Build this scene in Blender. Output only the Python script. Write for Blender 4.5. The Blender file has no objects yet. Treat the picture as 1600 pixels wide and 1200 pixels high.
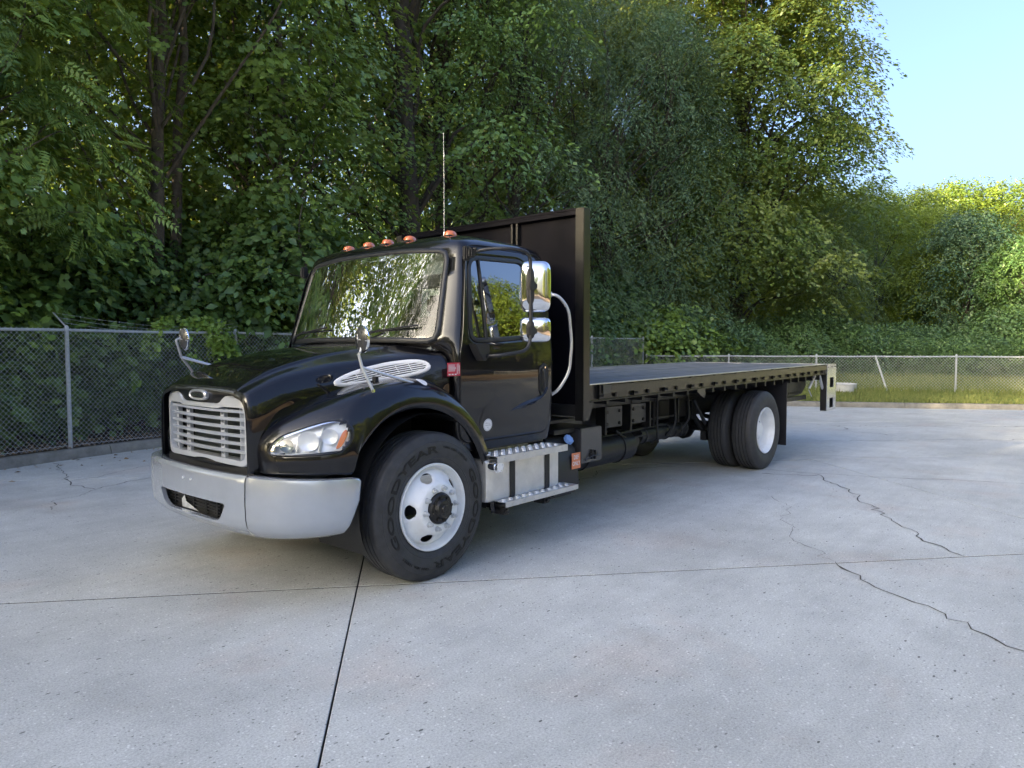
import bpy, bmesh, math, random
import numpy as np
from mathutils import Vector, Matrix, Quaternion
from mathutils.bvhtree import BVHTree

scene = bpy.context.scene
COL = scene.collection
rng = np.random.default_rng(11)
random.seed(5)

# ------------------------------------------------------------------ camera
CAM_LOC = (-3.377, -4.7513, 1.6348)
yaw, pitch, roll = 0.8622, 0.0528, -0.0018
fw = Vector((math.sin(yaw)*math.cos(pitch), math.cos(yaw)*math.cos(pitch), -math.sin(pitch)))
rt = Vector((math.cos(yaw), -math.sin(yaw), 0.0))
up = rt.cross(fw)
r2 = rt*math.cos(roll) + up*math.sin(roll)
u2 = -rt*math.sin(roll) + up*math.cos(roll)
cam_data = bpy.data.cameras.new("camera")
cam = bpy.data.objects.new("camera", cam_data)
COL.objects.link(cam)
M = Matrix(((r2.x, u2.x, -fw.x), (r2.y, u2.y, -fw.y), (r2.z, u2.z, -fw.z))).to_4x4()
M.translation = Vector(CAM_LOC)
cam.matrix_world = M
cam_data.sensor_width = 36.0
cam_data.lens = 1110.4/1600*36.0
cam_data.clip_start = 0.05
cam_data.clip_end = 3000
scene.camera = cam

# ------------------------------------------------------------------ light
SUN_EL = math.radians(16)
SUN_AZ = math.atan2(-0.97, 0.24)          # measured from +Y towards +X
world = bpy.data.worlds.new("World")
scene.world = world
world.use_nodes = True
wn = world.node_tree
wn.nodes.clear()
sky = wn.nodes.new("ShaderNodeTexSky")
sky.sky_type = 'NISHITA'
sky.sun_disc = False
sky.sun_elevation = SUN_EL
sky.sun_rotation = SUN_AZ
sky.altitude = 200
sky.air_density = 1.0
sky.dust_density = 10
sky.ozone_density = 2.7
hs = wn.nodes.new("ShaderNodeHueSaturation")
hs.inputs['Hue'].default_value = 0.512
hs.inputs['Saturation'].default_value = 1.06
bg = wn.nodes.new("ShaderNodeBackground")
bg.inputs['Strength'].default_value = 0.15
wo = wn.nodes.new("ShaderNodeOutputWorld")
wn.links.new(sky.outputs[0], hs.inputs['Color'])
wn.links.new(hs.outputs[0], bg.inputs['Color'])
wn.links.new(bg.outputs[0], wo.inputs['Surface'])

sun_dir = Vector((math.sin(SUN_AZ)*math.cos(SUN_EL), math.cos(SUN_AZ)*math.cos(SUN_EL), math.sin(SUN_EL)))
sd = bpy.data.lights.new("sun", 'SUN')
sd.energy = 5.0
sd.angle = math.radians(0.53)
sd.color = (1.0, 0.80, 0.52)
sun = bpy.data.objects.new("sun", sd)
COL.objects.link(sun)
sun.rotation_euler = sun_dir.to_track_quat('Z', 'Y').to_euler()
sun.location = (-30, 15, 20)

vs = scene.view_settings
vs.view_transform = 'Standard'
vs.look = 'None'
vs.gamma = 1.0
vs.use_curve_mapping = False
vs.exposure = 2.22
scene.cycles.max_bounces = 9
scene.cycles.diffuse_bounces = 7
scene.cycles.glossy_bounces = 4
scene.cycles.transmission_bounces = 4
scene.cycles.transparent_max_bounces = 8
scene.cycles.use_adaptive_sampling = True
scene.cycles.adaptive_threshold = 0.02
scene.cycles.use_denoising = True
try:
    scene.cycles.denoiser = 'OPENIMAGEDENOISE'
except Exception:
    pass

# ------------------------------------------------------------------ helpers
def link(o, parent=None):
    COL.objects.link(o)
    if parent is not None:
        o.parent = parent
    return o

def tag(o, label=None, cat=None, group=None, kind=None):
    if label: o['label'] = label
    if cat: o['category'] = cat
    if group: o['group'] = group
    if kind: o['kind'] = kind
    return o

def empty(name, loc=(0, 0, 0), parent=None, rz=0.0):
    o = bpy.data.objects.new(name, None)
    o.empty_display_size = 0.2
    o.location = loc
    o.rotation_euler = (0, 0, rz)
    return link(o, parent)

def setsmooth(me, angle=40):
    me.polygons.foreach_set('use_smooth', np.ones(len(me.polygons), dtype=bool))
    if angle < 179:
        me.set_sharp_from_angle(angle=math.radians(angle))

def mesh(name, V, Fs, mat, parent=None, smooth=None, mats=None, midx=None):
    me = bpy.data.meshes.new(name)
    me.from_pydata([tuple(v) for v in V], [], [tuple(int(i) for i in f) for f in Fs])
    if mats:
        for m in mats: me.materials.append(m)
        if midx is not None: me.polygons.foreach_set('material_index', midx)
    elif mat: me.materials.append(mat)
    me.update()
    if smooth: setsmooth(me, smooth)
    o = bpy.data.objects.new(name, me)
    return link(o, parent)

def fast_mesh(name, V, T, n, mat, attr=None):
    """V (k,3) array, T flat index array of n-gons"""
    me = bpy.data.meshes.new(name)
    V = np.asarray(V, dtype=np.float32); T = np.asarray(T, dtype=np.int32).reshape(-1, n)
    me.vertices.add(len(V)); me.vertices.foreach_set('co', V.ravel())
    me.loops.add(T.size); me.loops.foreach_set('vertex_index', T.ravel())
    me.polygons.add(len(T))
    me.polygons.foreach_set('loop_start', np.arange(0, T.size, n, dtype=np.int32))
    try:
        me.polygons.foreach_set('loop_total', np.full(len(T), n, dtype=np.int32))
    except Exception:
        pass
    if attr is not None:
        a = me.attributes.new('tint', 'FLOAT', 'POINT')
        a.data.foreach_set('value', np.asarray(attr, dtype=np.float32))
    if mat: me.materials.append(mat)
    me.update(calc_edges=True)
    return me

class MB:
    """collects shapes into one mesh"""
    def __init__(s): s.V = []; s.F = []
    def add(s, V, F):
        b = len(s.V); s.V += [tuple(v) for v in V]; s.F += [tuple(i+b for i in f) for f in F]; return s
    def box(s, x0, x1, y0, y1, z0, z1, bev=0.0, rot=None, org=None):
        if bev <= 0:
            V = [(x, y, z) for x in (x0, x1) for y in (y0, y1) for z in (z0, z1)]
            F = [(0, 1, 3, 2), (4, 6, 7, 5), (0, 4, 5, 1), (2, 3, 7, 6), (0, 2, 6, 4), (1, 5, 7, 3)]
        else:
            bm = bmesh.new(); bmesh.ops.create_cube(bm, size=1)
            for v in bm.verts:
                v.co = Vector(((x0+x1)/2+v.co.x*(x1-x0), (y0+y1)/2+v.co.y*(y1-y0), (z0+z1)/2+v.co.z*(z1-z0)))
            bmesh.ops.bevel(bm, geom=bm.edges[:], offset=bev, segments=2, affect='EDGES')
            bm.verts.index_update()
            V = [tuple(v.co) for v in bm.verts]; F = [tuple(v.index for v in f.verts) for f in bm.faces]; bm.free()
        if rot is not None:
            o = Vector(org if org else ((x0+x1)/2, (y0+y1)/2, (z0+z1)/2))
            V = [tuple(rot @ (Vector(v)-o) + o) for v in V]
        return s.add(V, F)
    def tube(s, P, r, n=10, cap=True, fillet=0, closed=False):
        if fillet: P = fil(P, fillet)
        V, F = tube_geo(P, r, n, cap, closed); return s.add(V, F)
    def cyl(s, a, b, r, n=16, r2=None):
        V, F = tube_geo([a, b], [r, r if r2 is None else r2], n, True, False); return s.add(V, F)
    def prism(s, poly, axis, a, b, bev=0):
        V = []
        for c in (a, b):
            for p in poly:
                v = list(p); v.insert(axis, c); V.append(tuple(v))
        n = len(poly)
        F = [tuple(range(n)), tuple(range(2*n-1, n-1, -1))]+[(i, i+n, (i+1) % n+n, (i+1) % n) for i in range(n)]
        return s.add(V, F)
    def build(s, name, mat, parent=None, smooth=35, bev=0.0):
        if bev > 0 or True:
            bm = bmesh.new()
            vs_ = [bm.verts.new(v) for v in s.V]
            for f in s.F:
                try: bm.faces.new([vs_[i] for i in f])
                except Exception: pass
            bmesh.ops.recalc_face_normals(bm, faces=bm.faces[:])
            if bev > 0:
                ed = [e for e in bm.edges if len(e.link_faces) == 2 and e.calc_face_angle(0) > 0.6]
                bmesh.ops.bevel(bm, geom=ed, offset=bev, segments=2, affect='EDGES', clamp_overlap=True)
            me = bpy.data.meshes.new(name); bm.to_mesh(me); bm.free()
        me.materials.append(mat)
        if smooth: setsmooth(me, smooth)
        o = bpy.data.objects.new(name, me)
        return link(o, parent)

def fil(P, r, k=5):
    P = [Vector(p) for p in P]; out = [P[0]]
    for i in range(1, len(P)-1):
        a, b, c = P[i-1], P[i], P[i+1]
        d1 = min(r, (a-b).length*.49); d2 = min(r, (c-b).length*.49)
        p = b+(a-b).normalized()*d1; q = b+(c-b).normalized()*d2
        for j in range(k+1):
            t = j/k; out.append(p*(1-t)**2+b*2*t*(1-t)+q*t*t)
    out.append(P[-1]); return out

def tube_geo(P, r, n=10, cap=True, closed=False):
    P = [Vector(p) for p in P]; m = len(P)
    R = list(r) if hasattr(r, '__len__') else [r]*m
    V = []; F = []; N = None
    for i in range(m):
        if closed: t = (P[(i+1) % m]-P[i-1])
        else: t = P[min(i+1, m-1)]-P[max(i-1, 0)]
        t = t.normalized() if t.length > 1e-9 else Vector((0, 0, 1))
        if N is None:
            N = t.orthogonal().normalized()
        else:
            N = (N-t*N.dot(t)); N = N.normalized() if N.length > 1e-6 else t.orthogonal().normalized()
        B = t.cross(N)
        for j in range(n):
            a = 2*math.pi*j/n
            V.append(P[i]+(N*math.cos(a)+B*math.sin(a))*R[i])
    seg = m if closed else m-1
    for i in range(seg):
        i2 = (i+1) % m
        for j in range(n):
            F.append((i*n+j, i*n+(j+1) % n, i2*n+(j+1) % n, i2*n+j))
    if cap and not closed:
        F.append(tuple(range(n-1, -1, -1))); F.append(tuple(range((m-1)*n, m*n)))
    return V, F

def catmull(P, k):
    P = np.asarray(P, float); n = len(P)
    if n < 3: 
        t = np.linspace(0, 1, k*(n-1)+1)[:, None]; return P[0]*(1-t)+P[-1]*t
    Q = np.concatenate([[2*P[0]-P[1]], P, [2*P[-1]-P[-2]]])
    out = []
    for i in range(n-1):
        p0, p1, p2, p3 = Q[i:i+4]
        for j in range(k):
            t = j/k
            out.append(.5*((2*p1)+(-p0+p2)*t+(2*p0-5*p1+4*p2-p3)*t*t+(-p0+3*p1-3*p2+p3)*t**3))
    out.append(P[-1]); return np.array(out)

def patch_pts(ctrl, ku=6, kv=6):
    C = np.asarray(ctrl, float)
    rows = np.array([catmull(r, kv) for r in C])
    cols = np.array([catmull(rows[:, j], ku) for j in range(rows.shape[1])])
    return cols.transpose(1, 0, 2)

def grid_faces(nu, nv, closeu=False):
    F = []
    for i in range(nu if closeu else nu-1):
        for j in range(nv-1):
            a = i*nv+j; b = ((i+1) % nu)*nv+j
            F.append((a, b, b+1, a+1))
    return F

def patch(name, ctrl, mat, parent, ku=6, kv=6, mirror=False, thick=0.0, flip=False, smooth=60, sharp=False):
    G = patch_pts(ctrl, ku, kv); nu, nv = G.shape[:2]
    V = G.reshape(-1, 3).copy(); F = grid_faces(nu, nv)
    if mirror: V[:, 1] *= -1
    if mirror != flip: F = [f[::-1] for f in F]
    o = mesh(name, V, F, mat, parent, smooth)
    if thick:
        m = o.modifiers.new('solid', 'SOLIDIFY'); m.thickness = thick; m.offset = -1
    return o

def lathe_geo(prof, n=48, cx=0, cz=0, y0=0, sy=1.0, closed=False):
    """prof list of (r, y) ; axis along Y"""
    V = []; F = []; m = len(prof)
    for i in range(n):
        a = 2*math.pi*i/n
        for r, y in prof:
            V.append((cx+r*math.cos(a), y0+sy*y, cz+r*math.sin(a)))
    for i in range(n):
        i2 = (i+1) % n
        for j in range(m-1 if not closed else m):
            j2 = (j+1) % m
            F.append((i*m+j, i*m+j2, i2*m+j2, i2*m+j))
    return V, F

def resample(poly, n):
    """closed outline -> n points by arc length"""
    P = np.asarray(poly, float); Q = np.vstack([P, P[:1]])
    d = np.r_[0, np.cumsum(np.linalg.norm(np.diff(Q, axis=0), axis=1))]
    t = np.linspace(0, d[-1], n, endpoint=False)
    return np.stack([np.interp(t, d, Q[:, k]) for k in range(P.shape[1])], 1)

def rounded(poly, r, k=5):
    """closed polygon (2D) with filleted corners; r number or list"""
    n = len(poly); out = []
    for i in range(n):
        a, b, c = [np.array(poly[j % n], float) for j in (i-1, i, i+1)]
        rr = r[i] if hasattr(r, '__len__') else r
        la, lc = np.linalg.norm(a-b), np.linalg.norm(c-b)
        d1, d2 = min(rr, la*.49), min(rr, lc*.49)
        if rr <= 1e-6: out.append(tuple(b)); continue
        p = b+(a-b)/la*d1; q = b+(c-b)/lc*d2
        for j in range(k+1):
            t = j/k; out.append(tuple(p*(1-t)**2+b*2*t*(1-t)+q*t*t))
    return out

def ringloft(name, outlines, f3, mat, parent, smooth=60, steps=None, fill=False, thick=0, flip=False):
    """outlines: list of (n,2) arrays with same n ; f3 maps (a,b,k)->xyz ; quads between successive outlines"""
    V = []; F = []; n = len(outlines[0])
    for k, o in enumerate(outlines):
        for p in o: V.append(f3(p[0], p[1], k))
    for k in range(len(outlines)-1):
        for i in range(n):
            j = (i+1) % n
            F.append((k*n+i, k*n+j, (k+1)*n+j, (k+1)*n+i))
    if fill:
        c = np.mean(outlines[-1], axis=0); V.append(f3(c[0], c[1], len(outlines)-1)); b = (len(outlines)-1)*n
        for i in range(n): F.append((b+i, b+(i+1) % n, len(V)-1))
    if flip: F = [f[::-1] for f in F]
    o = mesh(name, V, F, mat, parent, smooth)
    if thick:
        m = o.modifiers.new('solid', 'SOLIDIFY'); m.thickness = thick; m.offset = -1
    return o

def lerp_outlines(A, B, n):
    return [np.asarray(A)*(1-t)+np.asarray(B)*t for t in np.linspace(0, 1, n)]

def text_mesh(s, size, extrude=0.002, align='CENTER', bold=False):
    cu = bpy.data.curves.new('text', 'FONT'); cu.body = s; cu.size = size; cu.extrude = extrude
    cu.align_x = align; cu.align_y = 'CENTER'; cu.resolution_u = 3
    if bold: cu.offset = size*0.02
    o = bpy.data.objects.new('text', cu); COL.objects.link(o)
    dg = bpy.context.evaluated_depsgraph_get()
    me = bpy.data.meshes.new_from_object(o.evaluated_get(dg))
    V = np.array([v.co[:] for v in me.vertices]); F = [tuple(p.vertices) for p in me.polygons]
    bpy.data.objects.remove(o); bpy.data.curves.remove(cu); bpy.data.meshes.remove(me)
    return V, F

def dup(o, parent=None):
    c = o.copy(); COL.objects.link(c); c.parent = parent
    for ch in list(o.children): dup(ch, c)
    return c

# ------------------------------------------------------------------ materials
def nmat(name):
    m = bpy.data.materials.new(name); m.use_nodes = True
    nt = m.node_tree; b = nt.nodes['Principled BSDF']
    return m, nt, b

def N(nt, t, **kw):
    n = nt.nodes.new(t)
    for k, v in kw.items():
        if k.startswith('_'): setattr(n, k[1:], v)
        else:
            n.inputs[k.replace('__', ' ')].default_value = v
    return n

def simple(name, col, rough=0.5, metal=0.0, coat=0.0, bump=0.0, bscale=60.0, var=0.0, vscale=4.0, spec=0.5, coatr=0.03, dirt=None, dirtscale=3.0):
    m, nt, b = nmat(name)
    b.inputs['Base Color'].default_value = (*col, 1)
    b.inputs['Roughness'].default_value = rough
    b.inputs['Metallic'].default_value = metal
    b.inputs['Coat Weight'].default_value = coat
    b.inputs['Coat Roughness'].default_value = coatr
    b.inputs['Specular IOR Level'].default_value = spec
    tc = N(nt, 'ShaderNodeTexCoord')
    if var > 0 or dirt is not None:
        nz = N(nt, 'ShaderNodeTexNoise', Scale=vscale, Detail=6.0, Roughness=.65)
        nt.links.new(tc.outputs['Object'], nz.inputs['Vector'])
        mr = N(nt, 'ShaderNodeMapRange'); mr.inputs[1].default_value = .3; mr.inputs[2].default_value = .7
        mr.inputs[3].default_value = 1-var; mr.inputs[4].default_value = 1+var
        nt.links.new(nz.outputs['Fac'], mr.inputs[0])
        mx = N(nt, 'ShaderNodeVectorMath', _operation='SCALE'); mx.inputs[0].default_value = col
        nt.links.new(mr.outputs[0], mx.inputs['Scale'])
        last = mx.outputs[0]
        if dirt is not None:
            n2 = N(nt, 'ShaderNodeTexNoise', Scale=dirtscale, Detail=8.0, Roughness=.7)
            nt.links.new(tc.outputs['Object'], n2.inputs['Vector'])
            cr = N(nt, 'ShaderNodeMapRange'); cr.inputs[1].default_value = .5; cr.inputs[2].default_value = .75; cr.inputs[4].default_value = .6
            nt.links.new(n2.outputs['Fac'], cr.inputs[0])
            mm = N(nt, 'ShaderNodeMix', _data_type='RGBA'); mm.inputs[7].default_value = (*dirt, 1)
            nt.links.new(cr.outputs[0], mm.inputs[0]); nt.links.new(last, mm.inputs[6]); last = mm.outputs[2]
            r2_ = N(nt, 'ShaderNodeMapRange'); r2_.inputs[3].default_value = rough; r2_.inputs[4].default_value = min(1, rough+.25)
            nt.links.new(cr.outputs[0], r2_.inputs[0]); nt.links.new(r2_.outputs[0], b.inputs['Roughness'])
        nt.links.new(last, b.inputs['Base Color'])
    if bump > 0:
        nb = N(nt, 'ShaderNodeTexNoise', Scale=bscale, Detail=4.0)
        nt.links.new(tc.outputs['Object'], nb.inputs['Vector'])
        bp = N(nt, 'ShaderNodeBump', Strength=bump, Distance=.01)
        nt.links.new(nb.outputs['Fac'], bp.inputs['Height']); nt.links.new(bp.outputs[0], b.inputs['Normal'])
    return m

def glassmat(name, tint, ior=1.6, rough=0.0, dust=0.0):
    m = bpy.data.materials.new(name); m.use_nodes = True; nt = m.node_tree; nt.nodes.clear()
    out = N(nt, 'ShaderNodeOutputMaterial'); tr = N(nt, 'ShaderNodeBsdfTransparent'); tr.inputs[0].default_value = (*tint, 1)
    gl = N(nt, 'ShaderNodeBsdfGlossy'); gl.inputs['Roughness'].default_value = rough; gl.inputs[0].default_value = (1, 1, 1, 1)
    fr = N(nt, 'ShaderNodeFresnel', IOR=ior); mx = N(nt, 'ShaderNodeMixShader')
    nt.links.new(fr.outputs[0], mx.inputs[0]); nt.links.new(tr.outputs[0], mx.inputs[1]); nt.links.new(gl.outputs[0], mx.inputs[2])
    last = mx.outputs[0]
    if dust > 0:
        df = N(nt, 'ShaderNodeBsdfDiffuse'); df.inputs[0].default_value = (.45, .45, .42, 1)
        tc = N(nt, 'ShaderNodeTexCoord'); nz = N(nt, 'ShaderNodeTexNoise', Scale=5.0, Detail=8.0, Roughness=.7)
        nt.links.new(tc.outputs['Object'], nz.inputs['Vector'])
        mr = N(nt, 'ShaderNodeMapRange'); mr.inputs[1].default_value = .4; mr.inputs[2].default_value = .8; mr.inputs[4].default_value = dust
        nt.links.new(nz.outputs['Fac'], mr.inputs[0])
        m2 = N(nt, 'ShaderNodeMixShader'); nt.links.new(mr.outputs[0], m2.inputs[0]); nt.links.new(last, m2.inputs[1]); nt.links.new(df.outputs[0], m2.inputs[2]); last = m2.outputs[0]
    nt.links.new(last, out.inputs[0])
    return m

def leafmat(name, c1, c2, trans=0.45, yellow=(.30, .33, .03), gloss=.42):
    """foliage: colour runs c1..c2 with the leaf's own tint value and the tree's own random value"""
    m, nt, b = nmat(name)
    at = N(nt, 'ShaderNodeAttribute', _attribute_name='tint')
    oi = N(nt, 'ShaderNodeObjectInfo')
    ad = N(nt, 'ShaderNodeMath', _operation='MULTIPLY_ADD'); ad.inputs[1].default_value = .3; 
    nt.links.new(oi.outputs['Random'], ad.inputs[0]); nt.links.new(at.outputs['Fac'], ad.inputs[2])
    cr = N(nt, 'ShaderNodeValToRGB'); e = cr.color_ramp.elements
    e[0].position = .1; e[0].color = (*c1, 1); e[1].position = .9; e[1].color = (*c2, 1)
    x = e.new(1.22) if False else None
    nt.links.new(ad.outputs[0], cr.inputs[0])
    b.inputs['Roughness'].default_value = gloss
    b.inputs['Specular IOR Level'].default_value = .6
    nt.links.new(cr.outputs[0], b.inputs['Base Color'])
    tl = N(nt, 'ShaderNodeBsdfTranslucent')
    mc = N(nt, 'ShaderNodeMix', _data_type='RGBA'); mc.inputs[0].default_value = .55; mc.inputs[7].default_value = (*yellow, 1)
    nt.links.new(cr.outputs[0], mc.inputs[6]); nt.links.new(mc.outputs[2], tl.inputs[0])
    mx = N(nt, 'ShaderNodeMixShader'); mx.inputs[0].default_value = trans
    nt.links.new(b.outputs[0], mx.inputs[1]); nt.links.new(tl.outputs[0], mx.inputs[2])
    nt.links.new(mx.outputs[0], nt.nodes['Material Output'].inputs[0])
    return m

MT = {}
MT['paint'] = simple('black_paint', (.003, .003, .0045), .4, coat=1.0, coatr=.010, spec=.12)
MT['paint_dull'] = simple('black_satin', (.004, .004, .007), .6, bump=.12, bscale=180, var=.3, vscale=3, spec=.08)
MT['frame_black'] = simple('chassis_black', (.012, .012, .013), .45, bump=.2, bscale=90, var=.4, vscale=6, dirt=(.04, .036, .03), dirtscale=5)
MT['silver'] = simple('silver_paint', (.46, .495, .55), .26, metal=.55, coat=.6, var=.05, vscale=5)
MT['grille_silver'] = simple('grille_silver', (.54, .56, .59), .30, metal=.4, coat=.4)
MT['chrome'] = simple('chrome', (.85, .86, .88), .06, metal=1.0)
MT['alu'] = simple('aluminium', (.62, .62, .62), .38, metal=.75, bump=.12, bscale=40, var=.12, vscale=9)
MT['alu_tank'] = simple('tank_aluminium', (.66, .65, .63), .34, metal=.7, bump=.1, bscale=15, var=.14, vscale=6)
MT['galv'] = simple('galvanised_steel', (.52, .54, .56), .5, metal=.3, bump=.2, bscale=120, var=.2, vscale=30)
MT['white'] = simple('white_wheel_paint', (.80, .81, .82), .28, coat=.4, var=.05, vscale=9, dirt=(.62, .60, .57), dirtscale=6)
MT['rubber'] = simple('tyre_rubber', (.040, .040, .042), .62, bump=.18, bscale=140, var=.25, vscale=14, dirt=(.06, .057, .052), dirtscale=9)
MT['letters'] = simple('tyre_lettering', (.004, .004, .004), .5)
MT['plastic'] = simple('black_plastic', (.018, .018, .02), .48, bump=.15, bscale=300)
MT['gasket'] = simple('grey_rubber_gasket', (.018, .019, .022), .42)
MT['interior'] = simple('cab_interior', (.22, .24, .24), .7, bump=.1)
MT['interior_dk'] = simple('cab_interior_dark', (.03, .03, .032), .7)
MT['hub'] = simple('greasy_hub', (.012, .011, .010), .35, bump=.5, bscale=60)
MT['orange'] = simple('amber_marker_lens', (.62, .17, .06), .22, coat=.6)
MT['amber'] = simple('amber_reflector', (.70, .22, .08), .2, coat=.8)
MT['red'] = simple('red_sticker', (.55, .03, .06), .4)
MT['redwhite'] = simple('sticker_white_print', (.75, .70, .70), .45)
MT['stickwhite'] = simple('white_sticker', (.75, .75, .76), .45)
MT['stickgrey'] = simple('sticker_grey_print', (.12, .12, .14), .5)
MT['deforange'] = simple('orange_sticker', (.70, .22, .10), .45)
MT['defblue'] = simple('blue_cap', (.22, .38, .75), .4)
MT['olive'] = simple('rail_paint', (.009, .009, .009), .3, bump=.12, bscale=70, var=.25, vscale=8, coat=.2, coatr=.15, spec=.4)
MT['glass'] = glassmat('windscreen_glass', (.66, .72, .70), 1.42, 0.0, dust=.05)
MT['sideglass'] = glassmat('side_glass', (.13, .15, .14), 2.9, 0.0)
MT['lens'] = glassmat('headlamp_lens', (.95, .96, .97), 1.45)
MT['reflector'] = simple('lamp_reflector', (.74, .76, .78), .30, metal=.35)
MT['darkmesh'] = simple('radiator_dark', (.035, .045, .04), .6, bump=.6, bscale=400)
MT['darkgap'] = simple('shut_line', (.002, .002, .002), .9)
# ------------------------------------------------------------------ ground
def concrete_mat():
    m, nt, b = nmat('concrete')
    L = nt.links.new
    geo = N(nt, 'ShaderNodeNewGeometry'); pos = geo.outputs['Position']
    big = N(nt, 'ShaderNodeTexNoise', Scale=.35, Detail=5.0, Roughness=.6); L(pos, big.inputs['Vector'])
    mid = N(nt, 'ShaderNodeTexNoise', Scale=2.2, Detail=8.0, Roughness=.7); L(pos, mid.inputs['Vector'])
    fine = N(nt, 'ShaderNodeTexNoise', Scale=95.0, Detail=3.0, Roughness=.7); L(pos, fine.inputs['Vector'])
    grain = N(nt, 'ShaderNodeTexNoise', Scale=320.0, Detail=2.0); L(pos, grain.inputs['Vector'])
    # brushed streaks
    mp = N(nt, 'ShaderNodeMapping'); mp.inputs['Rotation'].default_value = (0, 0, .72); mp.inputs['Scale'].default_value = (.6, 6, 1)
    L(pos, mp.inputs[0]); st = N(nt, 'ShaderNodeTexNoise', Scale=2.0, Detail=6.0, Roughness=.65); L(mp.outputs[0], st.inputs['Vector'])
    def rng_(src, a, b_, c, d):
        r = N(nt, 'ShaderNodeMapRange'); r.inputs[1].default_value = a; r.inputs[2].default_value = b_; r.inputs[3].default_value = c; r.inputs[4].default_value = d
        L(src, r.inputs[0]); return r.outputs[0]
    def mul(a, b_):
        x = N(nt, 'ShaderNodeMath', _operation='MULTIPLY'); L(a, x.inputs[0]); L(b_, x.inputs[1]); return x.outputs[0]
    v = rng_(big.outputs['Fac'], .25, .75, .80, 1.12)
    v = mul(v, rng_(mid.outputs['Fac'], .25, .75, .84, 1.12))
    v = mul(v, rng_(st.outputs['Fac'], .3, .7, .95, 1.05))
    v = mul(v, rng_(fine.outputs['Fac'], .3, .7, .74, 1.24))
    v = mul(v, rng_(grain.outputs['Fac'], .3, .7, .90, 1.10))
    # dark aggregate pits: voronoi cells, only some of them, clustered
    vo = N(nt, 'ShaderNodeTexVoronoi', Scale=17.0, Randomness=1.0); mpv = N(nt, 'ShaderNodeMapping'); mpv.inputs['Rotation'].default_value = (0, 0, .75); mpv.inputs['Scale'].default_value = (.62, 1.25, 1); L(pos, mpv.inputs[0]); L(mpv.outputs[0], vo.inputs['Vector'])
    cell = N(nt, 'ShaderNodeSeparateColor'); L(vo.outputs['Color'], cell.inputs[0])
    siz = rng_(cell.outputs[0], .2, 1.0, -.04, .15)
    lt = N(nt, 'ShaderNodeMath', _operation='LESS_THAN'); L(vo.outputs['Distance'], lt.inputs[0]); L(siz, lt.inputs[1])
    clus = rng_(mid.outputs['Fac'], .30, .55, .15, 1)
    pit = mul(lt.outputs[0], clus)
    vo3 = N(nt, 'ShaderNodeTexVoronoi', Scale=44.0, Randomness=1.0); L(pos, vo3.inputs['Vector'])
    cell3 = N(nt, 'ShaderNodeSeparateColor'); L(vo3.outputs['Color'], cell3.inputs[0])
    siz3 = rng_(cell3.outputs[1], .30, 1.0, -.08, .28)
    lt3 = N(nt, 'ShaderNodeMath', _operation='LESS_THAN'); L(vo3.outputs['Distance'], lt3.inputs[0]); L(siz3, lt3.inputs[1])
    pit3 = mul(lt3.outputs[0], rng_(big.outputs['Fac'], .35, .6, .35, 1))
    v = mul(v, rng_(pit, 0, 1, 1, .25)); v = mul(v, rng_(pit3, 0, 1, 1, .42))
    # light aggregate
    vo2 = N(nt, 'ShaderNodeTexVoronoi', Scale=38.0, Randomness=1.0); L(pos, vo2.inputs['Vector'])
    c2 = N(nt, 'ShaderNodeSeparateColor'); L(vo2.outputs['Color'], c2.inputs[0])
    s2 = rng_(c2.outputs[2], .5, 1.0, -.05, .24)
    l2 = N(nt, 'ShaderNodeMath', _operation='LESS_THAN'); L(vo2.outputs['Distance'], l2.inputs[0]); L(s2, l2.inputs[1])
    v = mul(v, rng_(l2.outputs[0], 0, 1, 1, 1.35))
    sc = N(nt, 'ShaderNodeVectorMath', _operation='SCALE'); sc.inputs[0].default_value = (.490, .497, .470); L(v, sc.inputs['Scale'])
    # rusty / reddish stains
    rn = N(nt, 'ShaderNodeTexNoise', Scale=.9, Detail=5.0, Roughness=.6); rn.inputs['Distortion'].default_value = .4
    mp2 = N(nt, 'ShaderNodeMapping'); mp2.inputs['Location'].default_value = (7.3, 2.1, 0); L(pos, mp2.inputs[0]); L(mp2.outputs[0], rn.inputs['Vector'])
    rs = rng_(rn.outputs['Fac'], .55, .72, 0, .45)
    mx = N(nt, 'ShaderNodeMix', _data_type='RGBA', _blend_type='MULTIPLY'); mx.inputs[7].default_value = (1.0, .82, .74, 1)
    L(rs, mx.inputs[0]); L(sc.outputs[0], mx.inputs[6])
    # darker traffic / oil stain patches
    on = N(nt, 'ShaderNodeTexNoise', Scale=.6, Detail=7.0, Roughness=.62); mp3 = N(nt, 'ShaderNodeMapping'); mp3.inputs['Location'].default_value = (3.1, -8.4, 0)
    L(pos, mp3.inputs[0]); L(mp3.outputs[0], on.inputs['Vector'])
    os_ = rng_(on.outputs['Fac'], .50, .74, 0, .55)
    mx2 = N(nt, 'ShaderNodeMix', _data_type='RGBA', _blend_type='MULTIPLY'); mx2.inputs[7].default_value = (.62, .61, .60, 1)
    L(os_, mx2.inputs[0]); L(mx.outputs[2], mx2.inputs[6])
    L(mx2.outputs[2], b.inputs['Base Color'])
    b.inputs['Roughness'].default_value = .82
    h = N(nt, 'ShaderNodeMath', _operation='SUBTRACT'); L(fine.outputs['Fac'], h.inputs[0]); L(pit, h.inputs[1])
    bp = N(nt, 'ShaderNodeBump', Strength=.5, Distance=.004); L(h.outputs[0], bp.inputs['Height']); L(bp.outputs[0], b.inputs['Normal'])
    return m
MT['concrete'] = concrete_mat()
MT['curb'] = simple('curb_concrete', (.20, .19, .165), .9, bump=.6, bscale=45, var=.3, vscale=5, dirt=(.085, .08, .06), dirtscale=3)
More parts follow.
